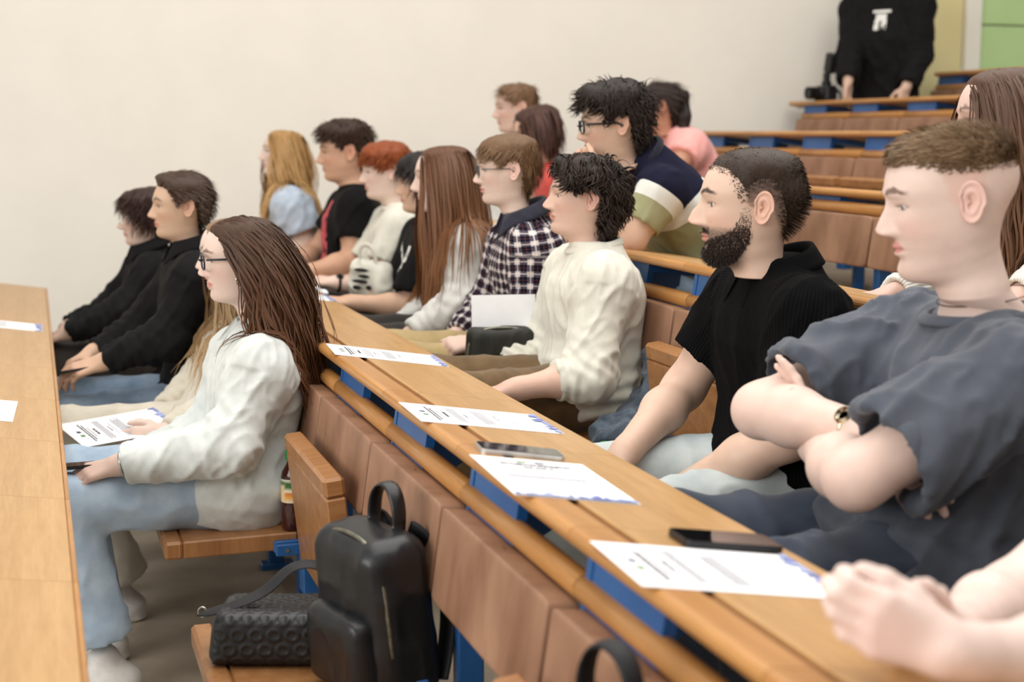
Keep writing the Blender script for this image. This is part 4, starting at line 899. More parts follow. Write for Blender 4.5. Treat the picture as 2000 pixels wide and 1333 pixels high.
P_(name='A', neck=(286, 484, 5.95), label='dark-haired man in glasses and black shirt sitting next to the cream wall', Y=5.95, base=0., ear=(287, 430), yaw=-4, pitch=-3, sc=.97, vox=.009, avox=.0055, tyaw=-2, hip=(.47, 5.95, .535), head=HD(skin=(204, 179, 163), browc=(46, 32, 28), lip=(186, 120, 112)),
   elL=(240, 608, 5.75), wrL=(130, 650, 5.77), handL=dict(n=(0, .2, -1), t=(0, 1, 0)), elR=(215, 610, 6.2), wrR=(130, 640, 6.1), shirt=F_BLACKS, sr=1.1, fold=.008, collar='fold', pants=P_DARK, knL=(.03, 5.84, .53), anL=(.1, 5.84, .1), knR=(.02, 6.10, .53), anR=(.1, 6.10, .1), leg=1.12, shoes=True,
   hair=hs_short((40, 26, 22), (66, 42, 34), zline=[.180, .178, .165, .14, .085, .082, .085, .06, .03, .02], thick=(.014, .022, .016), len=(.09, .07), lift=.22, grav=.22, curl=(.004, 60), fr=.06, seed=9, lay=.2, n=900), glasses=dict(mat=STEEL, th=.0009, tw=.0012))
# ---- second row
P_(name='E', neck=(562, 364, 6.95), label='woman with long wavy blonde hair in light blue puff-sleeved blouse', Y=6.95, base=.18, ear=(556, 302), yaw=0, pitch=5, sc=1.0, fem=True, vox=.011, avox=.0062, hip=(1.22, 6.95, hipz(1)), head=HD(skin=(215, 191, 176), browc=(150, 116, 84)), elL=(600, 478, 6.76), wrL=(548, 500, 6.70), elR=(545, 480, 7.15), wrR=(505, 505, 7.1), shirt=F_LBLUE, top='blouse', sleeve='short', sr=1.35, fold=.010, sfrac=.7,
   knL=(.78, 6.85, .71), anL=(.85, 6.85, .28), knR=(.78, 7.06, .71), anR=(.85, 7.06, .28), pants=J_MID, tvox=.020, hair=hs_long((150, 112, 66), (190, 150, 98), (204, 166, 112), .40, n=2200, curl=(.012, 26), seed=12, pb=-.1))
P_(name='F', neck=(690, 364, 6.40), label='broad dark-haired man in black T-shirt with red print beside blonde woman', Y=6.40, base=.18, ear=(675, 301), yaw=6, pitch=-3, sc=1.12, vox=.011, avox=.0062, build=1.14, hip=(1.34, 6.40, hipz(1)), hs=.20, head=HD(skin=(197, 156, 130), browc=(40, 28, 22), jaw=1.08, cheek=1., neck=1.12), elL=(688, 512, 6.14), wrL=(598, 532, 6.08), handL=LAP, elR=(620, 490, 6.68), wrR=(560, 530, 6.5), handR=LAP, arm=1.12, shirt=F_BLACK, top='t_shirt', sleeve='short', sr=1.15, collar='crew', fold=.007,
   knL=(.86, 6.25, .72), anL=(.92, 6.25, .28), knR=(.86, 6.55, .72), anR=(.92, 6.55, .28), pants=P_DARK, tvox=.020, hair=hs_short((38, 27, 22), (72, 50, 38), thick=(.010, .030, .012), len=(.045, .016), curl=(.005, 140), front=.008, seed=13, lift=.34, jit=.5, n=1500, sidecut=.5, zline=[.176, .176, .168, .150, .116, .146, .142, .09, .05, .04]))
P_(name='G', neck=(776, 400, 5.93), label='red-haired young man in cream T-shirt with dark wristwatch', Y=5.93, base=.18, ear=(757, 339), yaw=6, pitch=-3, sc=1.0, vox=.011, avox=.0062, hip=(1.44, 5.93, hipz(1)), head=HD(skin=(218, 193, 178), browc=(150, 92, 58), lip=(206, 130, 118)), elL=(735, 560, 5.72), wrL=(655, 553, 5.72), handL=dict(n=(0, .3, -1), t=(-.2, 1, .5)), elR=(680, 560, 6.12), wrR=(625, 552, 6.05), handR=LAP, shirt=F_CREAM, top='t_shirt', sleeve='short', sr=1.15, collar='crew',
   knL=(1.0, 5.8, .72), anL=(1.02, 5.8, .28), knR=(1.0, 6.05, .72), anR=(1.02, 6.05, .28), pants=P_DARK, tvox=.020, hair=hs_short((112, 52, 24), (158, 82, 40), thick=(.010, .024, .012), len=(.05, .03), lift=.16, jit=.2, n=1600, front=.006, fr=.045, seed=14, zline=[.168, .168, .162, .150, .112, .142, .138, .09, .05, .04], curl=(.003, 80)))
P_(name='H', neck=(840, 426, 5.39), label='black-haired person in black T-shirt with white graphic print', Y=5.39, base=.18, ear=(830, 361), yaw=8, pitch=-3, sc=1.0, vox=.011, avox=.0062, hip=(1.46, 5.39, hipz(1)), head=HD(skin=(209, 174, 148), browc=(40, 30, 28), nose=.8, jaw=1.03, cheek=1.), elL=(800, 600, 5.18), wrL=(690, 592, 5.25), handL=dict(n=(0, .3, -1), t=(-.2, 1, .5), d=(-1, .1, .1)), elR=(770, 600, 5.6), wrR=(680, 590, 5.5), handR=LAP, shirt=F_BLACK, top='t_shirt', sleeve='short', sfrac=.85, sr=1.2, collar='crew',
   knL=(1.0, 5.28, .72), anL=(1.02, 5.28, .28), knR=(1.0, 5.5, .72), anR=(1.02, 5.5, .28), pants=P_DARK, tvox=.020, hair=hs_short((20, 16, 16), (40, 32, 30), zline=[.160, .160, .15, .13, .09, .085, .085, .06, .03, .02], thick=(.012, .018, .012), len=(.06, .06), grav=.2, lift=.2, fr=.055, seed=15))
P_(name='I', neck=(890, 424, 4.84), label='woman with very long straight brown hair in white long-sleeved top', Y=4.84, base=.18, ear=(868, 353), yaw=12, pitch=-2, sc=1.02, fem=True, vox=.008, avox=.0055, hip=(1.48, 4.84, hipz(1)), head=HD(skin=(217, 191, 176), browc=(110, 80, 60)), elL=(905, 590, 4.62), wrL=(800, 655, 4.62), elR=(850, 600, 5.05), wrR=(770, 650, 4.95), shirt=F_WHITE, top='long_sleeved_top', sr=1.08, fold=.007, handL=LAP, handR=LAP,
   knL=(1.02, 4.72, .72), anL=(1.04, 4.72, .28), knR=(1.02, 4.95, .72), anR=(1.04, 4.95, .28), pants=P_DARK, tvox=.020, hair=hs_long((78, 50, 34), (108, 72, 48), (156, 104, 62), .50, n=3000, curl=(.004, 20), seed=16, pb=-.2))
P_(name='J', neck=(1016, 424, 4.28), label='young man in glasses and dark checked flannel shirt', Y=4.28, base=.18, ear=(993, 337), yaw=13, pitch=-2, sc=.93, vox=.007, avox=.0056, hip=(1.52, 4.28, hipz(1)), head=HD(skin=(218, 193, 178), browc=(140, 104, 76), lip=(206, 132, 122), jaw=.96), elL=(1040, 612, 4.08), wrL=(935, 668, 4.10), handL=dict(n=(0, .5, -.8), t=(-.2, .7, .6), d=(-.9, .1, -.1), curl=(40, 45, 48, 50)), elR=(950, 605, 4.5), wrR=(893, 655, 4.42), handR=dict(n=(0, -.2, -1), t=(-.3, -.8, .3), d=(-1, 0, -.02), curl=(18, 22, 26, 30)), shirt=F_PLAID, collarm=fabric('dark_flannel', (36, 36, 48), (52, 52, 64), 40), sr=1.08, fold=.007, collar='fold', open=.4,
   knL=(1.05, 4.15, .72), anL=(1.08, 4.15, .28), knR=(1.05, 4.42, .72), anR=(1.08, 4.42, .28), pants=P_KHAKI, leg=1.1, hair=hs_short((84, 62, 42), (132, 100, 70), thick=(.007, .018, .011), len=(.05, .035), lift=.10, jit=.16, seed=17, n=2400, w=.0020, sidecut=.5, zline=[.174, .172, .166, .150, .118, .148, .144, .085, .025, .015], fr=.045, na=.12), glasses=dict(th=.0012, tw=.0014, mat=mat_noise('teal_spectacle_frame', (40, 66, 72), (54, 80, 86), 30, rough=.3)))
P_(name='K', neck=(1152, 478, 3.74), label='man with dark curly hair in white long-sleeved top and brown trousers', Y=3.74, base=.18, ear=(1143, 393), yaw=14, pitch=5, sc=.94, vox=.006, avox=.0048, hip=(1.47, 3.74, hipz(1)), build=1.05, head=HD(skin=(213, 179, 161), browc=(52, 38, 32), lip=(196, 122, 112), nose=1.08, jaw=1.0, chin=.002, sub=5), elL=(1152, 735, 3.50), wrL=(1000, 762, 3.50), cuffL=.42, handL=LAP, elR=(1065, 680, 3.92), wrR=(935, 745, 3.88), cuffR=.62, handR=LAP, shirt=F_CREAM, top='long_sleeved_top', sr=1.08, fold=.0075, bunch=.75, cr=.047, collar='crew',
   knL=(1.03, 3.6, .72), anL=(1.06, 3.6, .28), knR=(1.03, 3.88, .72), anR=(1.06, 3.88, .28), pants=P_BROWN, leg=1.1, hair=hs_short((26, 20, 17), (58, 44, 36), thick=(.008, .026, .020), len=(.060, .055), lift=.38, jit=.6, curl=(.010, 95), n=2300, seg=8, w=.0032, tp=4, grav=.16, sidecut=.3, fr=.032, seed=18, front=.012, clump=.02, zline=[.184, .182, .172, .152, .118, .150, .146, .075, .01, .0], lay=.22))
P_(name='L', neck=(1510, 512, 2.61), label='bearded man with cropped dark hair in black polo shirt', Y=2.61, base=.18, ear=(1471, 411), yaw=21, pitch=1, sc=1.03, vox=.006, avox=.0040, NC=112, sub=4, hip=(1.47, 2.61, hipz(1)), build=1.04, hs=.185, head=HD(skin=(211, 181, 161), browc=(40, 28, 24), browd=.95, lip=(196, 122, 112), nose=1.15, hook=.003, jaw=1.02, chin=.002, stubble=(.85, (52, 38, 32)), fade=[(.050, .110, .62, (74, 60, 50)), (.105, .150, .88, (46, 36, 30))], iris=(74, 70, 58)),
   elL=(1545, 850, 2.40), wrL=(1282, 985, 2.60), handL=LAP, elR=(1335, 760, 2.86), wrR=(1212, 894, 2.68), handR=LAP, arm=1.04, shirt=F_RIBB, top='polo_shirt', sleeve='short', sfrac=.66, sr=1.06, fold=.006, collar='fold', open=.55, chgt=.030, tip=.045, crad=.96, cz=(-.035, .004), pants=J_PALE, bottom='jeans', knL=(1.04, 2.42, .68), anL=(1.07, 2.42, .28), knR=(1.04, 2.82, .68), anR=(1.07, 2.78, .28), leg=1.12, tvox=.008,
   hair=dict(c1=(44, 34, 28), c2=(72, 57, 46), zline=[.180, .178, .172, .148, .118, .150, .148, .095, .055, .045], thick=(.0008, .0090, .0032), flat=True, n=6500, len=(.009, .0035), lift=.40, flow='crown', grav=.02, lay=.11, w=.0009, seg=4, jit=.2, na=.08, edge=.045, ramp=True, seed=20, ztop=.150, rmin=.06),
   hair2=[dict(name='beard', beard=True)])
P_(name='M', neck=(1905, 600, 2.03), label='fair-skinned man with blond crop and shaved sides in washed slate T-shirt, arms crossed', Y=2.03, base=.18, ear=(1872, 404), yaw=23, pitch=-9, roll=2, sc=1.06, vox=.006, avox=.0040, NC=116, sub=5, gaze=-14, tyaw=12, hip=(1.43, 2.05, hipz(1)), build=1.14, belly=.02, hs=.205, slouch=.05, svox=.0068, head=HD(skin=(219, 195, 183), browc=(84, 58, 44), lip=(204, 128, 124), nose=1.02, chin=.004, long=1.10, jaw=1.03, lid=.0035, neck=1.15, stubble=(.16, (150, 110, 92)), fade=[(.125, .165, .28, (170, 138, 114)), (.155, .180, .7, (118, 90, 66))], iris=(96, 110, 118), cheek=.8),
   elL=(1672, 935, 1.86), wrL=(1592, 868, 2.13), handL=dict(n=(-.75, .3, .1), t=(-.3, -.5, 1), d=(-.05, .30, .62), curl=(10, 10, 12, 14), sc=.86), elR=(1486, 802, 2.22), wrR=(1690, 842, 1.98), handR=dict(n=(.5, .2, -.9), t=(1, -.2, .1), d=(.16, -.86, -.42), curl=(14, 16, 20, 22)), arm=1.08, fat=1.05, hsc=1.0, shirt=F_GREYT, top='t_shirt', sleeve='short', sfrac=.80, sr=1.22, se=.078, fold=.015, foldf=.9, collar='crew', neckcut=(.005, .55), cdim=(.084, .087, -.034, .020), pants=fabric('slate_blue_jersey', (52, 60, 74), (72, 80, 94), 9), tfold=.012, knL=(1.04, 1.9, .72), anL=(1.07, 1.9, .28), knR=(1.04, 2.2, .72), anR=(1.07, 2.2, .28), leg=1.1, tvox=.01,
   hair=dict(c1=(88, 68, 48), c2=(150, 122, 92), ramp=True, zline=[.176, .176, .174, .166, .158, .152, .150, .150, .148, .146], thick=(.003, .0065, .0035), flat=True, n=6000, len=(.022, .008), lift=.42, flow=(-.1, .9, .15), grav=.06, lay=.085, w=.0012, seg=5, jit=.35, na=.2, edge=.034, ztop=.158, seed=21, rmin=.15, front=.004, fr=.030))
# ---- third row and beyond
P_(name='S', neck=(2015, 425, 2.72), label='woman with long brown hair in white ribbed top behind man with blond crop', Y=2.72, base=.375, ear=(1974, 236), yaw=22, pitch=-4, sc=1.0, fem=True, vox=.009, avox=.0065, hip=(2.32, 2.72, hipz(2)), head=HD(skin=(209, 179, 166), browc=(96, 70, 56), jaw=.95), elL=(2090, 520, 2.52), wrL=(1990, 585, 2.5), elR=(1900, 560, 2.95), wrR=(1740, 578, 2.88), handR=LAP, handL=LAP, shirt=F_RIBW, top='knitted_top', sr=1.18, hair=hs_long((64, 44, 34), (96, 68, 50), (130, 92, 64), .45, seed=22, pb=-.2),
   knL=(1.9, 2.6, .9), anL=(1.95, 2.6, .47), knR=(1.9, 2.84, .9), anR=(1.95, 2.84, .47), pants=P_DARK, tvox=.020)
P_(name='Q', neck=(1246, 306, 4.22), label='man with dark curly hair and glasses in olive, white and navy T-shirt', Y=4.22, base=.375, ear=(1203, 248), yaw=14, pitch=-4, sc=1.02, vox=.008, avox=.0055, hip=(1392, 572, 4.28), build=1.0, slouch=.03, head=HD(skin=(204, 172, 149), browc=(36, 26, 22), lip=(190, 116, 104), nose=.95), shL=(1296, 372, 4.03), shR=(1235, 350, 4.42), elL=(1232, 470, 4.02), wrL=(1152, 352, 4.10), handL=dict(n=(.4, .7, .2), t=(.4, .2, .9), d=(-.25, .45, .42), curl=(50, 55, 55, 55)), elR=(1190, 455, 4.48), wrR=(1128, 350, 4.26), handR=dict(n=(.3, -.6, 0), t=(.3, -.2, .9), d=(-.2, -.3, .45), curl=(50, 55, 60, 60)), shirt=F_BLOCK, collarm=fabric('navy_rib', (24, 24, 38), (32, 32, 48), 40), top='t_shirt', sleeve='short', sr=.98, se=.066, sfrac=.72, collar='crew', fold=.006,
   hair=hs_short((24, 18, 16), (52, 40, 33), thick=(.014, .036, .018), len=(.050, .026), lift=.42, jit=.7, curl=(.008, 120), n=1200, seg=8, seed=23, front=.012, zline=[.172, .172, .166, .150, .110, .144, .140, .085, .045, .035], lay=.25), glasses=dict(th=.0024, tw=.0034), knL=(1.9, 4.15, .92), anL=(1.95, 4.15, .47), knR=(1.9, 4.42, .92), anR=(1.95, 4.42, .47), pants=J_MID, tvox=.020)
P_(name='P', neck=(1072, 312, 6.22), label='woman with short brown bob in coral red sleeveless top, head bowed', Y=6.22, base=.375, ear=(1050, 263), yaw=14, pitch=-16, sc=1.0, fem=True, vox=.0125, avox=.0070, hip=(2.36, 6.22, hipz(2)), head=HD(skin=(204, 167, 146), browc=(70, 46, 36)), elL=(1095, 440, 6.02), wrL=(1020, 470, 6.0), elR=(1040, 440, 6.45), wrR=(990, 470, 6.35), handL=LAP, handR=LAP, shirt=F_RED, top='sleeveless_top', sleeve='none', hair=hs_short((54, 34, 28), (86, 56, 44), zline=[.192, .188, .172, .142, .09, .07, .065, .05, .02, .01], thick=(.016, .020, .024), len=(.15, .09), flow='part', px=-.02, pb=-.3, lift=.12, grav=.22, lay=.22, seg=9, n=900, seed=24, w=.004),
   knL=(1.92, 6.1, .9), anL=(1.95, 6.1, .47), knR=(1.92, 6.34, .9), anR=(1.95, 6.34, .47), pants=P_DARK, tvox=.020)
P_(name='O', neck=(1036, 264, 6.80), label='man with short light brown hair half hidden behind the bobbed woman', Y=6.80, base=.375, ear=(1012, 214), yaw=6, pitch=-3, sc=1.02, vox=.0125, avox=.0070, hip=(2.22, 6.80, hipz(2)), head=HD(skin=(209, 178, 161), browc=(120, 90, 70)), elL=(1040, 440, 6.58), wrL=(980, 460, 6.55), elR=(980, 440, 7.02), wrR=(950, 460, 6.9), handL=LAP, handR=LAP, shirt=F_WHITE, top='t_shirt', sleeve='short', collar='crew', hair=hs_short((96, 70, 50), (140, 108, 78), thick=(.006, .016, .008), n=700, seed=25),
   knL=(1.8, 6.7, .9), anL=(1.85, 6.7, .47), knR=(1.8, 6.92, .9), anR=(1.85, 6.92, .47), pants=P_DARK, tvox=.020)
P_(name='R', neck=(1306, 252, 6.45), label='woman with dark tied-back hair in pink short-sleeved top', Y=6.45, base=.53, ear=(1286, 211), yaw=22, pitch=-3, sc=1.0, fem=True, vox=.0125, avox=.0070, hip=(3.22, 6.45, hipz(3)), head=HD(skin=(181, 135, 110), browc=(40, 28, 24)), elL=(1318, 335, 6.22), wrL=(1268, 345, 6.2), elR=(1270, 330, 6.68), wrR=(1240, 340, 6.55), handL=LAP, handR=LAP, shirt=F_PINK, top='blouse', sleeve='short', sr=1.2, sfrac=.5, hair=hs_short((32, 22, 19), (60, 44, 36), zline=ZL_SHORT, thick=(.010, .014, .012), flow='back', len=(.09, .07), lift=.08, grav=.03, lay=.14, n=700, seed=26),
   knL=(2.8, 6.33, 1.06), anL=(2.85, 6.33, .63), knR=(2.8, 6.57, 1.06), anR=(2.85, 6.57, .63), pants=P_DARK, tvox=.020)
P_(name='T', neck=(1732, -2, 7.65), label='man in open black jacket standing behind the uppermost desks', Y=7.65, base=.908, ear=(1742, -105), yaw=-35, pitch=-5, sc=1.02, vox=.0125, avox=.0070, tyaw=-40, hip=(1728, 225, 7.65), hs=.20, sdrop=.55, build=1.12, slouch=.0, head=HD(skin=(204, 176, 157)), elL=(1796, 108, 7.45), wrL=(1770, 170, 7.36), elR=(1662, 100, 7.66), wrR=(1656, 160, 7.5), handL=dict(n=(0, .6, 0), t=(-.6, -.4, 0), d=(-.25, .1, -1), curl=(20, 24, 28, 30)), handR=dict(n=(.3, -.6, 0), t=(-.6, -.4, 0), d=(-.05, 0, -1), curl=(20, 24, 28, 30)), shirt=F_BLACKS, top='jacket', sr=1.25, cr=.052, fold=.010, hair=hs_short((50, 36, 28), (80, 60, 46), n=500, seed=27),
   knL=(4.86, 7.56, 1.40), anL=(4.88, 7.56, 1.0), knR=(4.90, 7.74, 1.40), anR=(4.92, 7.74, 1.0), pants=P_DARK, tvox=.020, shoes=True)
P_(name='N', label='person in white T-shirt with clasped hands on the near end of the desk', Y=1.42, base=.18, ear=(2560, 430), yaw=20, pitch=-4, sc=1.0, vox=.010, avox=.0052, tyaw=10, hip=(1.60, 1.40, hipz(1)), head=HD(skin=(229, 208, 199)), elL=(2130, 1290, 1.22), wrL=(1862, 1275, 1.16), elR=(1968, 1175, 1.50), wrR=(1850, 1240, 1.28), handL=dict(n=(-.1, .9, .2), t=(-.3, 0, 1), d=(-.85, .25, .35), curl=((18, 70, 40), (20, 70, 40), (22, 70, 40), (24, 70, 40)), th=(.9, .5, .3)), handR=dict(n=(-.1, -.9, .2), t=(-.3, 0, 1), d=(-.85, -.25, .35), curl=((18, 60, 40), (20, 60, 40), (22, 60, 40), (24, 60, 40)), th=(.9, .5, .3)), shirt=F_WHITE, top='t_shirt', sleeve='short', sfrac=.55, sr=1.05, collar='crew', hair=hs_short((70, 50, 38), (100, 76, 58), n=400, seed=28),
   knL=(1.06, 1.3, .72), anL=(1.08, 1.3, .28), knR=(1.06, 1.55, .72), anR=(1.08, 1.55, .28), pants=P_DARK, tvox=.012)
BEARDZ = None
def beard_hair(pr_sp, P, phi, ax, H, sc):
    """short full beard: bristles rooted along the jaw, chin and upper lip"""
    rs = np.random.RandomState(5); V = P.reshape(-1, 3); N = vnormals(V, grid_faces(*P.shape[:2])); N *= np.sign((N * (V - SK_C)).sum()); x, y, z = V.T; axx = np.abs(x)
    up = np.interp(y, [-.012, .004, .022, .032, .05, .068, .085, .1], [.125, .125, .116, .080, .064, .058, .050, .050]); lo = np.interp(y, [-.01, .01, .03, .06, .1], [.075, .035, .008, -.004, -.004])
    jaw = sstep(.004, -.004, z - up) * sstep(-.004, .004, z - lo) * sstep(-.006, .006, y); m = jaw * (1 - ((axx / .024) ** 2 + ((z - .0505) / .0105) ** 2 < 1) * (y > .05)); m = np.maximum(m, (np.abs(z - .0645) < .0048) * (axx < .028) * (y > .06) * .9)
    m = m * (.45 + .55 * sstep(.11, .06, z)) * (1 - .75 * (np.abs(z - .036) < .004) * (axx > .004) * (axx < .016) * (y > .06)); A = np.linalg.norm(np.cross(np.roll(P, -1, 1) - P, np.concatenate([P[1:], P[-1:]]) - P), axis=2).reshape(-1)
    n = 8500; w = m * A; ids = rs.choice(len(w), n, p=w / w.sum()); NC_ = P.shape[1]; i2 = (ids // NC_) * NC_ + (ids + 1) % NC_; i3 = np.minimum(ids + NC_, len(V) - 1); root = V[ids] + rs.rand(n, 1) * (V[i2] - V[ids]) + rs.rand(n, 1) * (V[i3] - V[ids]); nn = N[ids]; d = nn * .75 + np.array([0, .10, -.62]) + .4 * (rs.rand(n, 3) - .5); d /= np.linalg.norm(d, axis=1)[:, None]
    L = (.0055 + .0065 * sstep(.05, .0, root[:, 2])) * (.6 + .7 * rs.rand(n)) * m[ids]; s = np.linspace(0, 1, 4)[None, :, None]; Q = (root - nn * .001)[:, None] + d[:, None] * s * L[:, None, None] 
    Q = H + (Q * sc) @ ax; wd = .0009 * np.clip(1.05 - s[..., 0], .15, 1) * np.ones((n, 1)); c1, c2 = np.array(lin((24, 18, 15))), np.array(lin((58, 42, 33))); t = rs.rand(n, 1, 1) ** 1.6
    return strands_mesh(Q, wd, np.repeat((nn @ ax)[:, None], 4, 1), np.broadcast_to(c1 * (1 - t) + c2 * t, (n, 4, 3)), True)
_bh = build_hair
def build_hair(par, h, P, phi, ax, H, sc, coll=None):
    if h.get('beard'): return beard_hair(None, P, phi, ax, H, sc)
    return _bh(par, h, P, phi, ax, H, sc, coll)
BY = {}
import time as _t
for s_ in SPECS:
    t0 = _t.time(); BY[s_['name']] = person(s_); print('PERSON', s_['name'], '%.1fs' % (_t.time() - t0), 'L=%.2f' % np.linalg.norm(BY[s_['name']]['neck'] - BY[s_['name']]['hip']))
# ------------------------------------------------------------------ papers
PRINT = mat_attr('printed_ink', .7, .2)
M_PAPER = mat_noise('white_paper', (243, 243, 245), (248, 248, 250), 20, rough=.7, spec=.2)
def cert_print(w, h, seed):
    """certificate: two small emblems, title, paragraphs of fine text, stamp, skyline along the foot"""
    rs = random.Random(seed); V, F, C = [], [], []
    def quad(x0, y0, x1, y1, c, top=None):
        b = len(V); V.extend([(x0, y0, 0), (x1, y0, 0), (x1, y1, 0), (x0, y1, 0)]); F.append((b, b + 1, b + 2, b + 3)); C.extend([lin(c)] * 4)
    def line(y, x0, x1, hh, c):
        x = x0
        while x < x1:
            l = rs.uniform(.004, .013) * (hh / .0022) ** .5; quad(x, y, min(x + l, x1), y + hh, c); x += l + hh * .6
    for k, c in ((-.022, (70, 120, 70)), (-.014, (110, 150, 80)), (.010, (60, 66, 90)), (.018, (90, 96, 120))):
        b = len(V); n = 9; V.extend([(k + .006 * math.cos(2 * math.pi * i / n) * (.7 + .3 * (i % 2)), h * .40 + .0065 * math.sin(2 * math.pi * i / n), 0) for i in range(n)]); F.append(tuple(range(b, b + n))); C.extend([lin(c)] * n)
    line(h * .335, -w * .36, w * .36, .0042, (60, 58, 66)); line(h * .312, -w * .30, w * .30, .0036, (70, 68, 76)); line(h * .285, -w * .2, w * .2, .0022, (130, 130, 138))
    line(h * .235, -w * .13, w * .13, .0062, (70, 68, 78))
    for i in range(4): line(h * (.19 - .016 * i), -w * (.38 - .03 * (i % 2)), w * .38, .0020, (150, 150, 156))
    line(h * .10, -w * .1, w * .1, .003, (110, 110, 118)); line(h * .07, -w * .22, w * .22, .002, (165, 165, 170))
    for i in range(6): line(h * (.02 - .016 * i), -w * .38, w * (.30 + .08 * (i % 2)), .0020, (158, 158, 164))
    line(-h * .12, -w * .12, w * .12, .0028, (120, 120, 128))
    for i in range(3): line(-h * (.20 + .02 * i), -w * .36, -w * .05, .0018, (150, 150, 158))
    b = len(V); n = 14; V.extend([(w * .14 + .011 * math.cos(2 * math.pi * i / n), -h * .23 + .011 * math.sin(2 * math.pi * i / n), 0) for i in range(n)] + [(w * .14 + .009 * math.cos(2 * math.pi * i / n), -h * .23 + .009 * math.sin(2 * math.pi * i / n), 0) for i in range(n)])
    for i in range(n): F.append((b + i, b + (i + 1) % n, b + n + (i + 1) % n, b + n + i))
    C.extend([lin((226, 140, 160))] * (2 * n))
    x = -w * .49
    while x < w * .485:
        l = rs.uniform(.004, .011); hh = rs.uniform(.006, .030) * (.6 + .4 * abs(math.sin(x * 40))); c = rs.choice([(112, 124, 178), (138, 150, 196), (166, 176, 212)]); quad(x, -h * .495, min(x + l, w * .49), -h * .495 + hh, c); x += l
    V = [(a, q, i * 1.5e-6) for i, (a, q, _) in enumerate(V)]
    return mk('print', np.array(V), F, np.array(C), smooth=False)
def sheet(label, centre, top, right, w=.202, h=.286, seed=0, prnt=True, lift=.0012, cat='paper', name='certificate'):
    """paper with its top edge towards `top` and reading direction `right`"""
    top, right = nrm(top), nrm(right); right = nrm(right - top * (right @ top)); nz = np.cross(right, top); M = Matrix((right, top, nz)).transposed().to_4x4(); M.translation = Vector(np.asarray(centre) + nz * lift)
    nx, ny = 6, 8; V = []; rs = np.random.RandomState(seed)
    for s in (0, 1):
        for i in range(nx + 1):
            for j in range(ny + 1): V.append(((i / nx - .5) * w, (j / ny - .5) * h, -.0007 * s))
    n1 = (nx + 1) * (ny + 1); F = []
    for i in range(nx):
        for j in range(ny):
            a = i * (ny + 1) + j; F += [(a, a + ny + 1, a + ny + 2, a + 1), (n1 + a, n1 + a + 1, n1 + a + ny + 2, n1 + a + ny + 1)]
    rim = [i * (ny + 1) for i in range(nx + 1)] + [nx * (ny + 1) + j for j in range(1, ny + 1)] + [i * (ny + 1) + ny for i in range(nx - 1, -1, -1)] + [j for j in range(ny - 1, 0, -1)]
    F += [(rim[k], n1 + rim[k], n1 + rim[(k + 1) % len(rim)], rim[(k + 1) % len(rim)]) for k in range(len(rim))]
    o = link(name, mk('paper', np.array(V), F, smooth=False), M_PAPER); o.matrix_world = M; tag(o, label, cat, 'certificates and papers')
    if prnt: tag(link('print', cert_print(w, h, seed + 5), PRINT, o, (0, 0, .0004)), kind='stuff')
    return o
DX = (math.cos(TILT), 0, -math.sin(TILT))
def dsk(n, X, Y):
    d, x0, z0 = DESKS[n]; s = (X - x0) / math.cos(TILT); q = desk_pt(x0, z0, s, 0); return np.array([q[0], Y, q[1]])
def rotd(a):   # direction on the sloping desk, a degrees from the row direction towards the sitter
    return np.array([math.sin(R(a)) * DX[0], math.cos(R(a)), math.sin(R(a)) * DX[2]])
up_x = -np.array(DX)
sheet('certificate on the oak desk beside the long-haired woman in white blouse', dsk(1, .828, 3.475), up_x + .08 * np.array([0, 1, 0]), (0, 1, 0), seed=1)
sheet('certificate in front of the curly-haired man in white', dsk(1, .812, 2.625), up_x + .03 * np.array([0, 1, 0]), (0, 1, 0), seed=2)
sheet('certificate turned sideways beside the silver phone', dsk(1, .765, 2.088), rotd(3), -up_x, seed=3)
sheet('certificate partly under the black phone', dsk(1, .812, 1.59), up_x + .06 * np.array([0, 1, 0]), (0, 1, 0), seed=4)
sheet('certificate at the far end of the oak desk by the open booklet', dsk(1, .84, 4.93), up_x, (0, 1, 0), seed=5)
sheet('sheet on the pale front desk level with the men in black', dsk(0, -.135, 5.49), up_x, (0, 1, 0), seed=6)
sheet('sheet on the pale front desk level with the white-bloused woman', dsk(0, -.17, 3.79), -rotd(2), up_x, seed=7, prnt=False)
# certificate held by the woman in beige
c0, c1, c2, c3 = at(133, 840, 4.08), at(325, 810, 4.20), at(338, 833, 4.05), at(140, 874, 3.98)
top_ = nrm((c0 + c3) / 2 - (c1 + c2) / 2); rgt = nrm(np.array([0, 1, .15])); sheet('certificate held on the lap of the woman in beige', at(236, 843, 4.08) + np.array([0, 0, .012]), top_, rgt, seed=8, w=.205, h=.29)
sheet('blank-backed sheet standing behind the dark olive backpack', at(984, 622, 3.985), (0.02, .12, 1), (1, 0, -.02), seed=9, prnt=False, w=.20, h=.14)
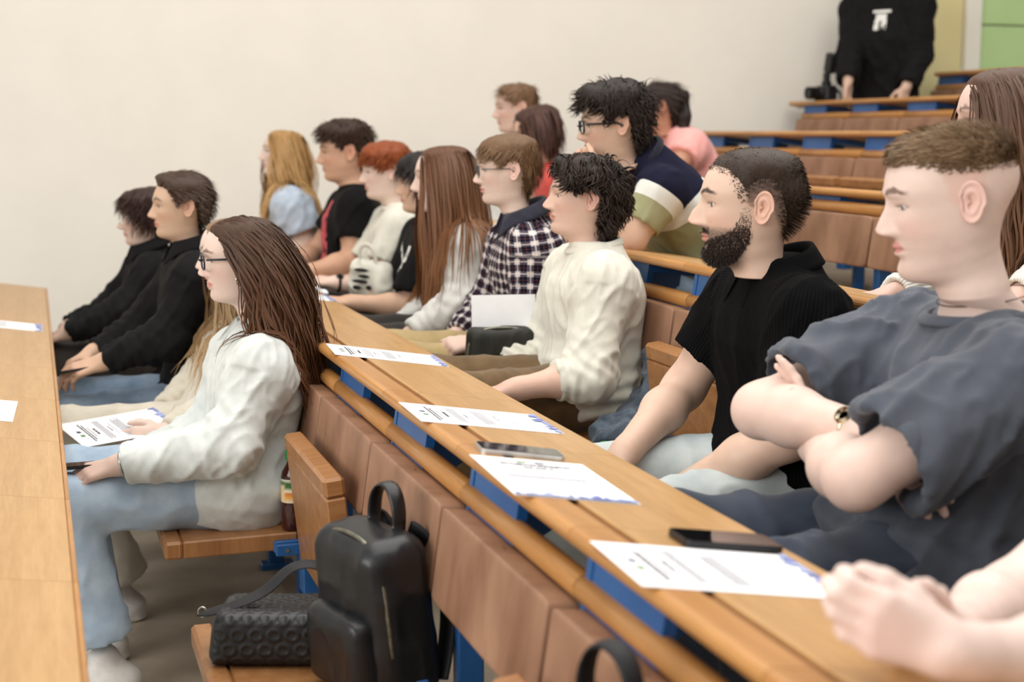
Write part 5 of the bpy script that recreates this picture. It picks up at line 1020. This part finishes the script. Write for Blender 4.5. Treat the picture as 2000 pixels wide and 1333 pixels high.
# ------------------------------------------------------------------ phones
M_BODY = mat_noise('black_phone_body', (16, 17, 19), (24, 25, 28), 40, rough=.35); M_SCR = mat_noise('phone_glass', (6, 6, 8), (10, 10, 13), 10, rough=.06, spec=.8); M_SIL = mat_noise('silver_phone_body', (178, 180, 178), (200, 202, 200), 40, rough=.3, metal=.7)
def rrect(w, h, r, n=5):
    P = []
    for cx, cy, a0 in ((w / 2 - r, h / 2 - r, 0), (-w / 2 + r, h / 2 - r, 90), (-w / 2 + r, -h / 2 + r, 180), (w / 2 - r, -h / 2 + r, 270)):
        for i in range(n + 1): a = R(a0 + 90 * i / n); P.append((cx + r * math.cos(a), cy + r * math.sin(a)))
    return P
def phone(label, centre, long_dir, normal, body, w=.072, h=.150, t=.0085):
    a = nrm(long_dir); nz = nrm(normal - a * np.dot(normal, a)); x = np.cross(a, nz); M = Matrix((x, a, nz)).transposed().to_4x4(); M.translation = Vector(centre)
    o = link('smartphone', MB().prism(rrect(w, h, .011), 2, 0, t).mesh('phone_body'), body); o.matrix_world = M; tag(o, label, 'phone', 'phones')
    link('screen', MB().prism(rrect(w - .005, h - .005, .009), 2, t - .0005, t + .0004).mesh('screen'), M_SCR, o)
    mb = MB()
    for i, (dx, dy) in enumerate(((.014, .0), (.014, .02))): mb.tube([(w / 2 - .014 - dx * 0, h / 2 - .014 - dy, .0005), (w / 2 - .014, h / 2 - .014 - dy, -.0012)], .006, 12)
    link('camera_lens', mb.mesh('lens', True), M_SCR, o); link('side_button', MB().box((w / 2 + .0003, .02, t / 2), (.001, .022, .003)).mesh('button'), body, o); return o
dn = np.array([math.sin(TILT), 0, math.cos(TILT)])
phone('silver-edged phone lying above the sideways certificate', dsk(1, .778, 2.285), np.array(DX) + np.array([0, -.12, 0]), dn, M_SIL)
phone('black phone lying on the edge of a certificate near the man with crossed arms', dsk(1, .890, 1.725) + dn * .0025, np.array(DX) + np.array([0, -.03, 0]), dn, M_BODY)
pb = BY['B']; w_ = pb['arms'][-1][2]; phone('black phone in the hand of the man with side-parted hair', w_ + np.array([-.075, .02, -.028]), (-1, .15, -.15), (-.1, .15, 1), M_BODY)
pd = BY['D']; w_ = pd['arms'][-1][2]; phone('dark phone on the lap of the white-bloused woman', w_ + np.array([-.10, .055, -.012]), (-1, .1, -.03), (-.05, .1, 1), M_BODY, w=.075, h=.155)
# ------------------------------------------------------------------ bags
M_LEA = mat_noise('black_leather', (15, 16, 18), (25, 26, 29), 30, rough=.36, spec=.5, bs=.18, bscale=260); M_STRAP = mat_noise('black_webbing', (14, 14, 16), (22, 22, 25), 60, rough=.6, bs=.3, bscale=400)
M_OLIVE = mat_noise('dark_olive_nylon', (26, 27, 22), (38, 38, 31), 25, rough=.55, bs=.2, bscale=300); M_ZIP = mat_noise('brass_zip', (98, 96, 84), (140, 138, 122), 80, rough=.35, metal=.8)
class RBox:
    """rounded block for bags, tapering towards the top"""
    def __init__(s, o, M, half, r, taper=0., k=.01, dome=.0): s.o = np.asarray(o, float); s.M = np.asarray(M, float); s.h = np.asarray(half, float); s.r = r; s.tp = taper; s.k = k
    def bounds(s): R_ = np.abs(s.M.T) @ s.h * 1.05; return s.o - R_, s.o + R_
    def d(s, p):
        q = (p - s.o) @ s.M.T; f = 1 - s.tp * np.clip(q[:, 2] / s.h[2], -1, 1); a = np.abs(q) - (s.h - s.r) * np.stack([f, f, np.ones(len(q))], 1); return np.linalg.norm(np.maximum(a, 0), axis=1) + np.minimum(a.max(1), 0) - s.r
def bag_axes(front, lean=0.):
    f = nrm(front); u = nrm(np.array([0, 0, 1.]) - f * math.sin(lean)); f = nrm(f - u * (f @ u)); x = np.cross(f, u); return np.array([x, f, u])
def bag_part(o, org, prims, vox, name, mat, wr=.004, seed=1):
    V, F = polygonize(prims, vox); V = smooth(V, F, 2); N = vnormals(V, F); V = V + N * (wr * (vnoise(V * 16, seed) - .5) + wr * .8 * ((1 - 2 * np.abs(vnoise(V * np.array([22, 22, 12]), seed + 1) - .5)) ** 3 - .35))[:, None]; return link(name, mk(name, V - org, F), mat, o)
def backpack(label, base, front, size, mat, lean=0., handle=True, straps=True, vox=.006, pocket=True):
    w, d, h = size; A = bag_axes(front, lean); base = np.asarray(base, float); o = empty('backpack', tuple(base)); tag(o, label, 'backpack', 'bags'); c = base + A[2] * h / 2
    def L(x, y, z): return base + np.array([x, y, z]) @ A - base
    bag_part(o, base, [RBox(c, A, (w / 2, d / 2, h / 2), min(w, d) * .32, .10)], vox, 'body', mat)
    if pocket: bag_part(o, base, [RBox(base + np.array([0, d * .5, h * .30]) @ A, A, (w * .40, d * .26, h * .26), d * .2, .06)], vox, 'front_pocket', mat, seed=4)
    zp = [L(x, y, z) for x, y, z in [(-w * .47, d * .30, h * .12), (-w * .48, d * .30, h * .4), (-w * .46, d * .30, h * .70), (-w * .40, d * .29, h * .88), (-w * .24, d * .28, h * .975), (0, d * .27, h * .998), (w * .24, d * .28, h * .975), (w * .40, d * .29, h * .88), (w * .46, d * .30, h * .70), (w * .48, d * .30, h * .4), (w * .47, d * .30, h * .12)]]
    zp = catmull(np.array(zp), 4); MB().tube(zp, .0045, 6).build('zip', M_ZIP, o, smooth=True)
    if handle:
        t = np.linspace(0, np.pi, 15); MB().tube([L(w * .17 * math.cos(a) * (1 + .3 * math.sin(a)), -d * .30 - .01 * math.sin(a), h * .965 + w * .34 * math.sin(a)) for a in t], .0042, 8, flat=(A[1], 3.6)).build('carry_handle', mat if mat is M_LEA else M_STRAP, o, smooth=True)
    if straps:
        for s in (-1, 1):
            pts = [L(s * w * .16, -d * .46, h * .95), L(s * w * .22, -d * .62, h * .90), L(s * w * .30, -d * .78, h * .68), L(s * w * .34, -d * .76, h * .42), L(s * w * .38, -d * .6, h * .18), L(s * w * .42, -d * .46, h * .06)]
            MB().tube(catmull(np.array(pts), 5), .026, 8, flat=(A[1], .28)).build('shoulder_strap', M_STRAP, o, smooth=True)
    return o
backpack('large black leather backpack standing on the lowered front-row seat', (.565, 2.430, .432), (-.95, -.32, 0), (.235, .135, .30), M_LEA, lean=-.10)
backpack('black backpack with padded loop handle next to the near brown back pad', (.585, 1.42, .432), (-.9, -.3, 0), (.25, .14, .35), M_STRAP, lean=-.1)
backpack('dark olive backpack between checked-shirt man and curly-haired man', at(978, 745, 3.93) * np.array([1, 1, 0]) + np.array([0, 0, .625]), (-.2, -1, 0), (.215, .085, .24), M_OLIVE, handle=False, straps=False, vox=.007)
# embossed handbag
hb = np.array([.415, 2.640, .432]); A = bag_axes((-.35, -1, 0)); hbag = empty('handbag', tuple(hb)); tag(hbag, 'embossed black leather handbag lying on the lowered oak seat', 'handbag', 'bags')
V, F = polygonize([RBox(hb + np.array([0, 0, .050]), A, (.125, .080, .050), .024, .06)], .0035); V = smooth(V, F, 1); N = vnormals(V, F); q = (V - hb) @ A.T
cu, cv = np.mod(q[:, 0] * 1 + .017 * (np.floor((q[:, 1] + q[:, 2]) / .026) % 2), .034) - .017, np.mod(q[:, 1] + q[:, 2], .026) - .013; rr = np.hypot(cu, cv * 1.25); link('bag_body', mk('bag_body', V + N * (.0022 * gs(rr - .0115, .0026) * (np.abs(N @ A[0]) < .7))[:, None] - hb, F), M_LEA, hbag)
MB().tube([np.array(v) @ A for v in [(-.105, .0, .090), (-.05, .004, .0925), (.05, .004, .0925), (.105, 0, .090)]], .0035, 6).build('zip', M_ZIP, hbag, smooth=True)
sp_ = [(-.095, -.02, .085), (-.10, -.03, .125), (-.07, -.03, .165), (-.02, -.02, .165), (.03, .0, .125), (.08, .02, .105), (.13, .02, .09), (.15, .01, .085)]
MB().tube(catmull(np.array([np.array(v) @ A for v in sp_]), 5), .017, 8, flat=(np.array((0, .25, 1)) @ A, .10)).build('wrist_strap', M_STRAP, hbag, smooth=True)
t = np.linspace(0, 2 * np.pi, 17)[:-1]; MB().tube([np.array((.150 + .008 * math.cos(a), .01, .085 + .010 * math.sin(a))) @ A for a in t], .0016, 6, closed=True).build('strap_ring', STEEL, hbag, smooth=True)
# cream tote with black print held between the red-haired man and the person in black
tb = at(728, 578, 5.62); A = bag_axes((-.9, -.45, 0)); tote = empty('tote_bag', tuple(tb)); tag(tote, 'cream canvas tote bag with black print on the lap of person in black', 'tote bag', 'bags')
bag_part(tote, tb, [RBox(tb + np.array([0, 0, .06]), A, (.10, .045, .075), .03, .22)], .008, 'bag_body', F_CREAM, wr=.026)
M_INK = mat_noise('black_ink', (20, 20, 20), (34, 34, 32), 30, rough=.8)
for (x, z, w, h) in ((0, .098, .09, .016), (-.015, .074, .07, .014), (.01, .052, .10, .015), (.03, .026, .05, .018), (-.045, .03, .03, .02)):
    MB().prism([(x + w / 2 * math.cos(a) * (1 + .3 * math.sin(5 * a)), z + h / 2 * math.sin(a)) for a in np.linspace(0, 6.283, 11)[:-1]], 1, .0, .004).build('print', M_INK, tote).matrix_local = Matrix([list(A[:, i]) + [0] for i in range(3)] + [[0, 0, 0, 1]]) @ Matrix.Translation((0, .056, .01))
MB().tube(catmull(np.array([np.array(v) @ A for v in [(-.05, .02, .13), (-.04, .03, .19), (.0, .03, .21), (.04, .03, .19), (.05, .02, .13)]]), 4), .012, 6, flat=(A[1], .15)).build('handle', F_CREAM, tote, smooth=True)
# open booklet lying on the desk
bk = dsk(1, .935, 5.30); book = empty('booklet', tuple(bk)); tag(book, 'open white booklet on the desk before the red-haired man', 'booklet')
for s in (-1, 1):
    mb = MB(); n = 6
    for i in range(n): a0, a1 = i / n, (i + 1) / n; z0_, z1_ = .012 * math.sin(a0 * 2.6) + .002, .012 * math.sin(a1 * 2.6) + .002; mb.add([(-.06 - .033 * 0, s * a0 * .13, z0_), (.08, s * a0 * .13, z0_ - .02), (.08, s * a1 * .13, z1_ - .02), (-.06, s * a1 * .13, z1_), (-.06, s * a0 * .13, z0_ - .006), (.08, s * a0 * .13, z0_ - .026), (.08, s * a1 * .13, z1_ - .026), (-.06, s * a1 * .13, z1_ - .006)], [(0, 1, 2, 3), (7, 6, 5, 4), (0, 4, 5, 1), (3, 2, 6, 7), (0, 3, 7, 4), (1, 5, 6, 2)])
    mb.build('page_block', M_PAPER, book)
# ------------------------------------------------------------------ bottles
M_CAP = mat_noise('green_plastic', (38, 140, 60), (52, 160, 74), 20, rough=.4); M_JUICE = mat_noise('dark_juice', (52, 20, 16), (70, 28, 20), 10, rough=.15, spec=.6); M_LAB = mat_attr('bottle_label', .5)
def bottle(label, loc, h=.205):
    o = empty('juice_bottle', loc); tag(o, label, 'bottle', 'juice bottles'); k = h / .205
    MB().lathe([(.0, 0), (.027, .001), (.030, .006), (.030, .06), (.028, .066), (.030, .072), (.030, .135), (.027, .150), (.016, .168), (.013, .176), (.013, .182)], 22).build('bottle_body', M_JUICE, o, smooth=True)
    n = 24; V, F, C = [], [], []; rows = [(.074, (226, 214, 186)), (.088, (230, 160, 60)), (.098, (214, 120, 50)), (.104, (236, 226, 200)), (.114, (60, 110, 52)), (.124, (44, 96, 44)), (.134, (232, 228, 210))]
    for z, c in rows:
        for j in range(n): a = 2 * math.pi * j / n; V.append((.0304 * math.cos(a), .0304 * math.sin(a), z)); C.append(lin(c if (j // 3) % 2 or z > .12 else (228, 206, 160)))
    F = [(i * n + j, i * n + (j + 1) % n, (i + 1) * n + (j + 1) % n, (i + 1) * n + j) for i in range(len(rows) - 1) for j in range(n)]
    link('label', mk('label', np.array(V), F, np.array(C)), M_LAB, o)
    MB().lathe([(.0165, .180), (.0175, .182), (.0175, .200), (.016, .204), (.0, .205)], 22).build('cap', M_CAP, o, smooth=False); return o
bottle('juice bottle with green cap beside the hip of the white-bloused woman', (.588, 3.505, .431))
bottle('juice bottle with green cap by the knee of the bearded man', tuple(at(1185, 868, 3.04) - np.array([0, 0, .20])))
# ------------------------------------------------------------------ photo camera on the upper desk
M_CAM = mat_noise('black_camera_body', (16, 16, 17), (28, 28, 30), 50, rough=.5, bs=.2, bscale=300)
cb = dsk(5, 4.60, 7.72); cm = empty('photo_camera', tuple(cb)); tag(cm, 'black camera with raised flash standing on the upper desk', 'camera')
MB().box((0, 0, .055), (.08, .145, .095), bev=.014).box((0, 0, .115), (.05, .06, .035), bev=.012).box((.0, .06, .05), (.095, .035, .085), bev=.014).build('camera_body', M_CAM, cm)
MB().tube([(-.03, 0, .055), (-.07, 0, .055), (-.075, 0, .055), (-.13, 0, .055)], [.036, .036, .039, .038], 20).build('lens_barrel', M_CAM, cm, smooth=True)
fl = MB().box((0, 0, .155), (.035, .04, .05), bev=.006).build('flash_foot', M_CAM, cm); MB().box((.02, -.008, .235), (.055, .07, .12), rot=Matrix.Rotation(R(14), 3, 'X'), bev=.01).build('flash_head', M_CAM, fl)
MB().tube(catmull(np.array([(.0, -.07, .09), (.03, -.10, .06), (.03, -.12, .02), (.0, -.14, .008)]), 5), .012, 6, flat=((1, 0, 0), .15)).build('neck_strap', M_STRAP, cm, smooth=True)
MB().tube([(.0, .07, .09), (.03, .10, .05), (.03, .11, .012)], .012, 6, flat=((1, 0, 0), .15)).build('neck_strap', mat_noise('dark_red_strap', (70, 20, 22), (90, 30, 30), 30), cm, smooth=True)
# denim jacket heaped on the seat beside the curly-haired man
jk = np.array([1.50, 3.42, .612]); prims = [Cap(jk + np.array(a), jk + np.array(b), ra, rb, k=.03) for a, b, ra, rb in (((-.10, .0, .03), (.08, .12, .05), .035, .045), ((-.08, -.08, .03), (.05, .05, .06), .04, .05), ((.05, -.1, .03), (.08, .1, .09), .04, .05), ((.06, 0, .08), (.10, .12, .20), .04, .035), ((-.12, -.05, .02), (.0, -.12, .03), .022, .028))]
V, F = polygonize(prims, .008); N = vnormals(V, F); V = smooth(V + N * (.018 * ((1 - 2 * np.abs(vnoise(V * 20, 3) - .5)) ** 3 - .3) + .008 * (vnoise(V * 45, 5) - .5))[:, None], F, 1)
jo = link('denim_jacket', mk('denim_jacket', V - jk, F), fabric('dark_washed_denim', (44, 54, 66), (96, 108, 120), 22, bs=.4), None, Vector(jk)); tag(jo, 'dark denim jacket heaped on the seat beside the curly-haired man', 'jacket')
# ------------------------------------------------------------------ jewellery, watches, prints
def hoop(pr, c, r, tr, axis_, label):
    c = np.asarray(c); a = np.array([0, 0, 1.]); b = nrm(np.cross(axis_, a)); t = np.linspace(0, 2 * np.pi, 33)[:-1]; part(pr, 'hoop_earring', MB().tube([c - a * r + (a * math.cos(q) + b * math.sin(q)) * r for q in t], tr, 8, closed=True), STEEL, label=label)
D_ = BY['D']; hoop(D_, D_['hw']((-.091, .006, .080)), .0160, .0018, (0, 1, 0), 'silver hoop earring'); part(D_, 'ear_stud', MB().tube([D_['hw']((-.080, .006, .084)), D_['hw']((-.092, .006, .084))], .004, 10), STEEL)
def band(pr, side, f, rad, w, mat, name, dial=None):
    S_, E_, W_ = pr['arms'][side]; u = nrm(W_ - E_); c = E_ + (W_ - E_) * f; a = nrm(np.cross(u, (0, 0, 1.))); b = np.cross(u, a); t = np.linspace(0, 2 * np.pi, 29)[:-1]
    o = part(pr, name, MB().tube([c + (a * math.cos(q) + b * math.sin(q)) * rad for q in t], w, 8, closed=True, flat=(u, 2.6) if False else None), mat)
    if dial: dd = nrm(np.asarray(dial) - u * np.dot(dial, u)); part(pr, 'watch_face', MB().tube([c + dd * (rad - .003), c + dd * (rad + .006), c + dd * (rad + .007)], [.016, .016, .013], 20), mat if mat in (STEEL, M_GOLD) else M_SCR, o)
M_GOLD = mat_noise('pale_gold', (196, 186, 160), (214, 204, 178), 30, rough=.25, metal=1)
band(BY['M'], 1, .90, .0335, .0040, M_GOLD, 'watch_strap', (-.6, -.4, .7)); band(BY['G'], -1, .92, .030, .007, M_STRAP, 'watch_strap', (0, -.5, 1)); band(D_, -1, .985, .031, .0042, STEEL, 'watch_strap')
band(BY['C'], 1, .95, .030, .0016, mat_noise('red_thread', (190, 40, 40), (205, 55, 50), 30), 'bracelet')
M_ = BY['M']; X_, Y_, Z_, nk_ = M_['X'], M_['Y'], M_['Z'], M_['neck']; tt_ = np.linspace(-math.pi, math.pi, 41)
part(M_, 'necklace', MB().tube([nk_ + X_ * math.sin(a) * .079 + Y_ * (math.cos(a) * .0745 - .012) + Z_ * (.022 - .030 * math.cos(a)) for a in tt_], .0011, 6), mat_noise('dark_cord', (60, 40, 36), (76, 52, 46), 30))
def letters(rows):
    """5x7 dot letters: mask from strings of # (top row first)"""
    h = len(rows); w = max(len(r) for r in rows)
    def m(s, t): i, j = min(int(s * w), w - 1), h - 1 - min(int(t * h), h - 1); return i < len(rows[j]) and rows[j][i] == '#'
    return m
M_WPR = mat_noise('white_print', (214, 212, 206), (228, 226, 220), 40, rough=.7); M_RPR = mat_noise('red_print', (186, 62, 72), (206, 96, 104), 18, rough=.7); M_GPR = mat_noise('grey_print', (120, 118, 110), (140, 138, 128), 30, rough=.7); M_TONE = mat_noise('tonal_print', (58, 64, 74), (70, 76, 86), 30, rough=.6)
def chest(pr, dz, dx=0.): return pr['neck'] - pr['Z'] * dz + pr['X'] * dx + pr['Y'] * .1
def blob(seed, th=.5, fx=5, fy=5):
    def m(s, t): p = np.array([[s * fx + seed, t * fy, seed * .7]]); return vnoise(p, seed)[0] * (1 - .9 * max(abs(s - .5), abs(t - .5)) ** 2 * 2) > th
    return m
def seen(pr, dz, fwd, left):
    c = pr['neck'] - pr['Z'] * dz + pr['Y'] * fwd - pr['X'] * left; n = nrm(pr['Y'] * .75 - pr['X'] * .65); return c, nrm(np.cross(pr['Z'], n)), pr['Z'], -n
H_ = BY['H']; c_, u_, v_, n_ = seen(H_, .17, .08, .06); decal(H_, 'print', c_, u_, v_, n_, .20, .15, lambda s, t: abs(abs(s - .5) * 1.5 - (t - .15)) < .20 + .1 * math.sin(9 * s) and vnoise(np.array([[s * 14, t * 12, 3.]]), 3)[0] > .25, M_WPR, label='white winged graphic')
c_, u_, v_, n_ = seen(H_, .29, .08, .06); decal(H_, 'print', c_, u_, v_, n_, .13, .04, letters(['.##..###..###', '#..#.#..#..#.', '####.###...#.', '#..#.#.#...#.', '#..#.#..#..#.']), M_WPR, nx=52, ny=20)
F_ = BY['F']; c_, u_, v_, n_ = seen(F_, .24, .10, .03); decal(F_, 'print', c_, u_, v_, n_, .17, .34, lambda s, t: abs(s - .5) < .16 + .30 * (1 - t) and vnoise(np.array([[s * 9, t * 12, 4.]]), 2)[0] > .20, M_RPR, nx=40, ny=60, label='faded red graphic')
G_ = BY['G']; c_, u_, v_, n_ = seen(G_, .25, .09, .04); decal(G_, 'print', c_, u_, v_, n_, .13, .03, letters(['#..#.###.#...#', '#.#..#...#...#', '##...##..#.#.#', '#.#..#...##.##', '#..#.###.#...#']), M_GPR, nx=56, ny=20)
T_ = BY['T']; decal(T_, 'print', chest(T_, .13), -T_['X'], T_['Z'], -T_['Y'], .11, .12, lambda s, t: (t > .86) or (t < .80 and (abs(s - .5) < .30 and t > .45) or (t < .5 and abs(abs(s - .5) - .2) < .13 and vnoise(np.array([[s * 9, t * 9, 2.]]), 8)[0] > .25)), M_WPR, label='white graphic on the chest')
decal(M_, 'print', chest(M_, .20, -.055), -X_, Z_, -Y_, .085, .035, letters(['###.#..#.#..#..##.', '.#..#..#.##.#.#..#', '.#..####.#.##.####', '.#..#..#.#..#.#..#', '', '##.##.##.###.#.##.']), M_TONE, nx=54, ny=24, off=.001)

R_ = BY['R']; rt = [Cap(R_['hw'](a), R_['hw'](b), ra, rb, k=.02) for a, b, ra, rb in (((0, -.095, .165), (0, -.125, .16), .022, .028), ((0, -.12, .155), (-.03, -.125, .06), .026, .030), ((-.03, -.125, .06), (-.045, -.11, -.06), .030, .024), ((-.045, -.11, -.06), (-.05, -.10, -.14), .022, .010))]
V, F = polygonize(rt, .007); N = vnormals(V, F); V = V + N * (.010 * (vnoise(V * np.array([60, 60, 14]), 4) - .5))[:, None]; cc = np.array(lin((34, 24, 20))) * (.7 + .6 * vnoise(V * np.array([120, 120, 30]), 6))[:, None]
link('ponytail', mk('ponytail', R_['sub'](V), F, cc), HAIR, R_['body'])
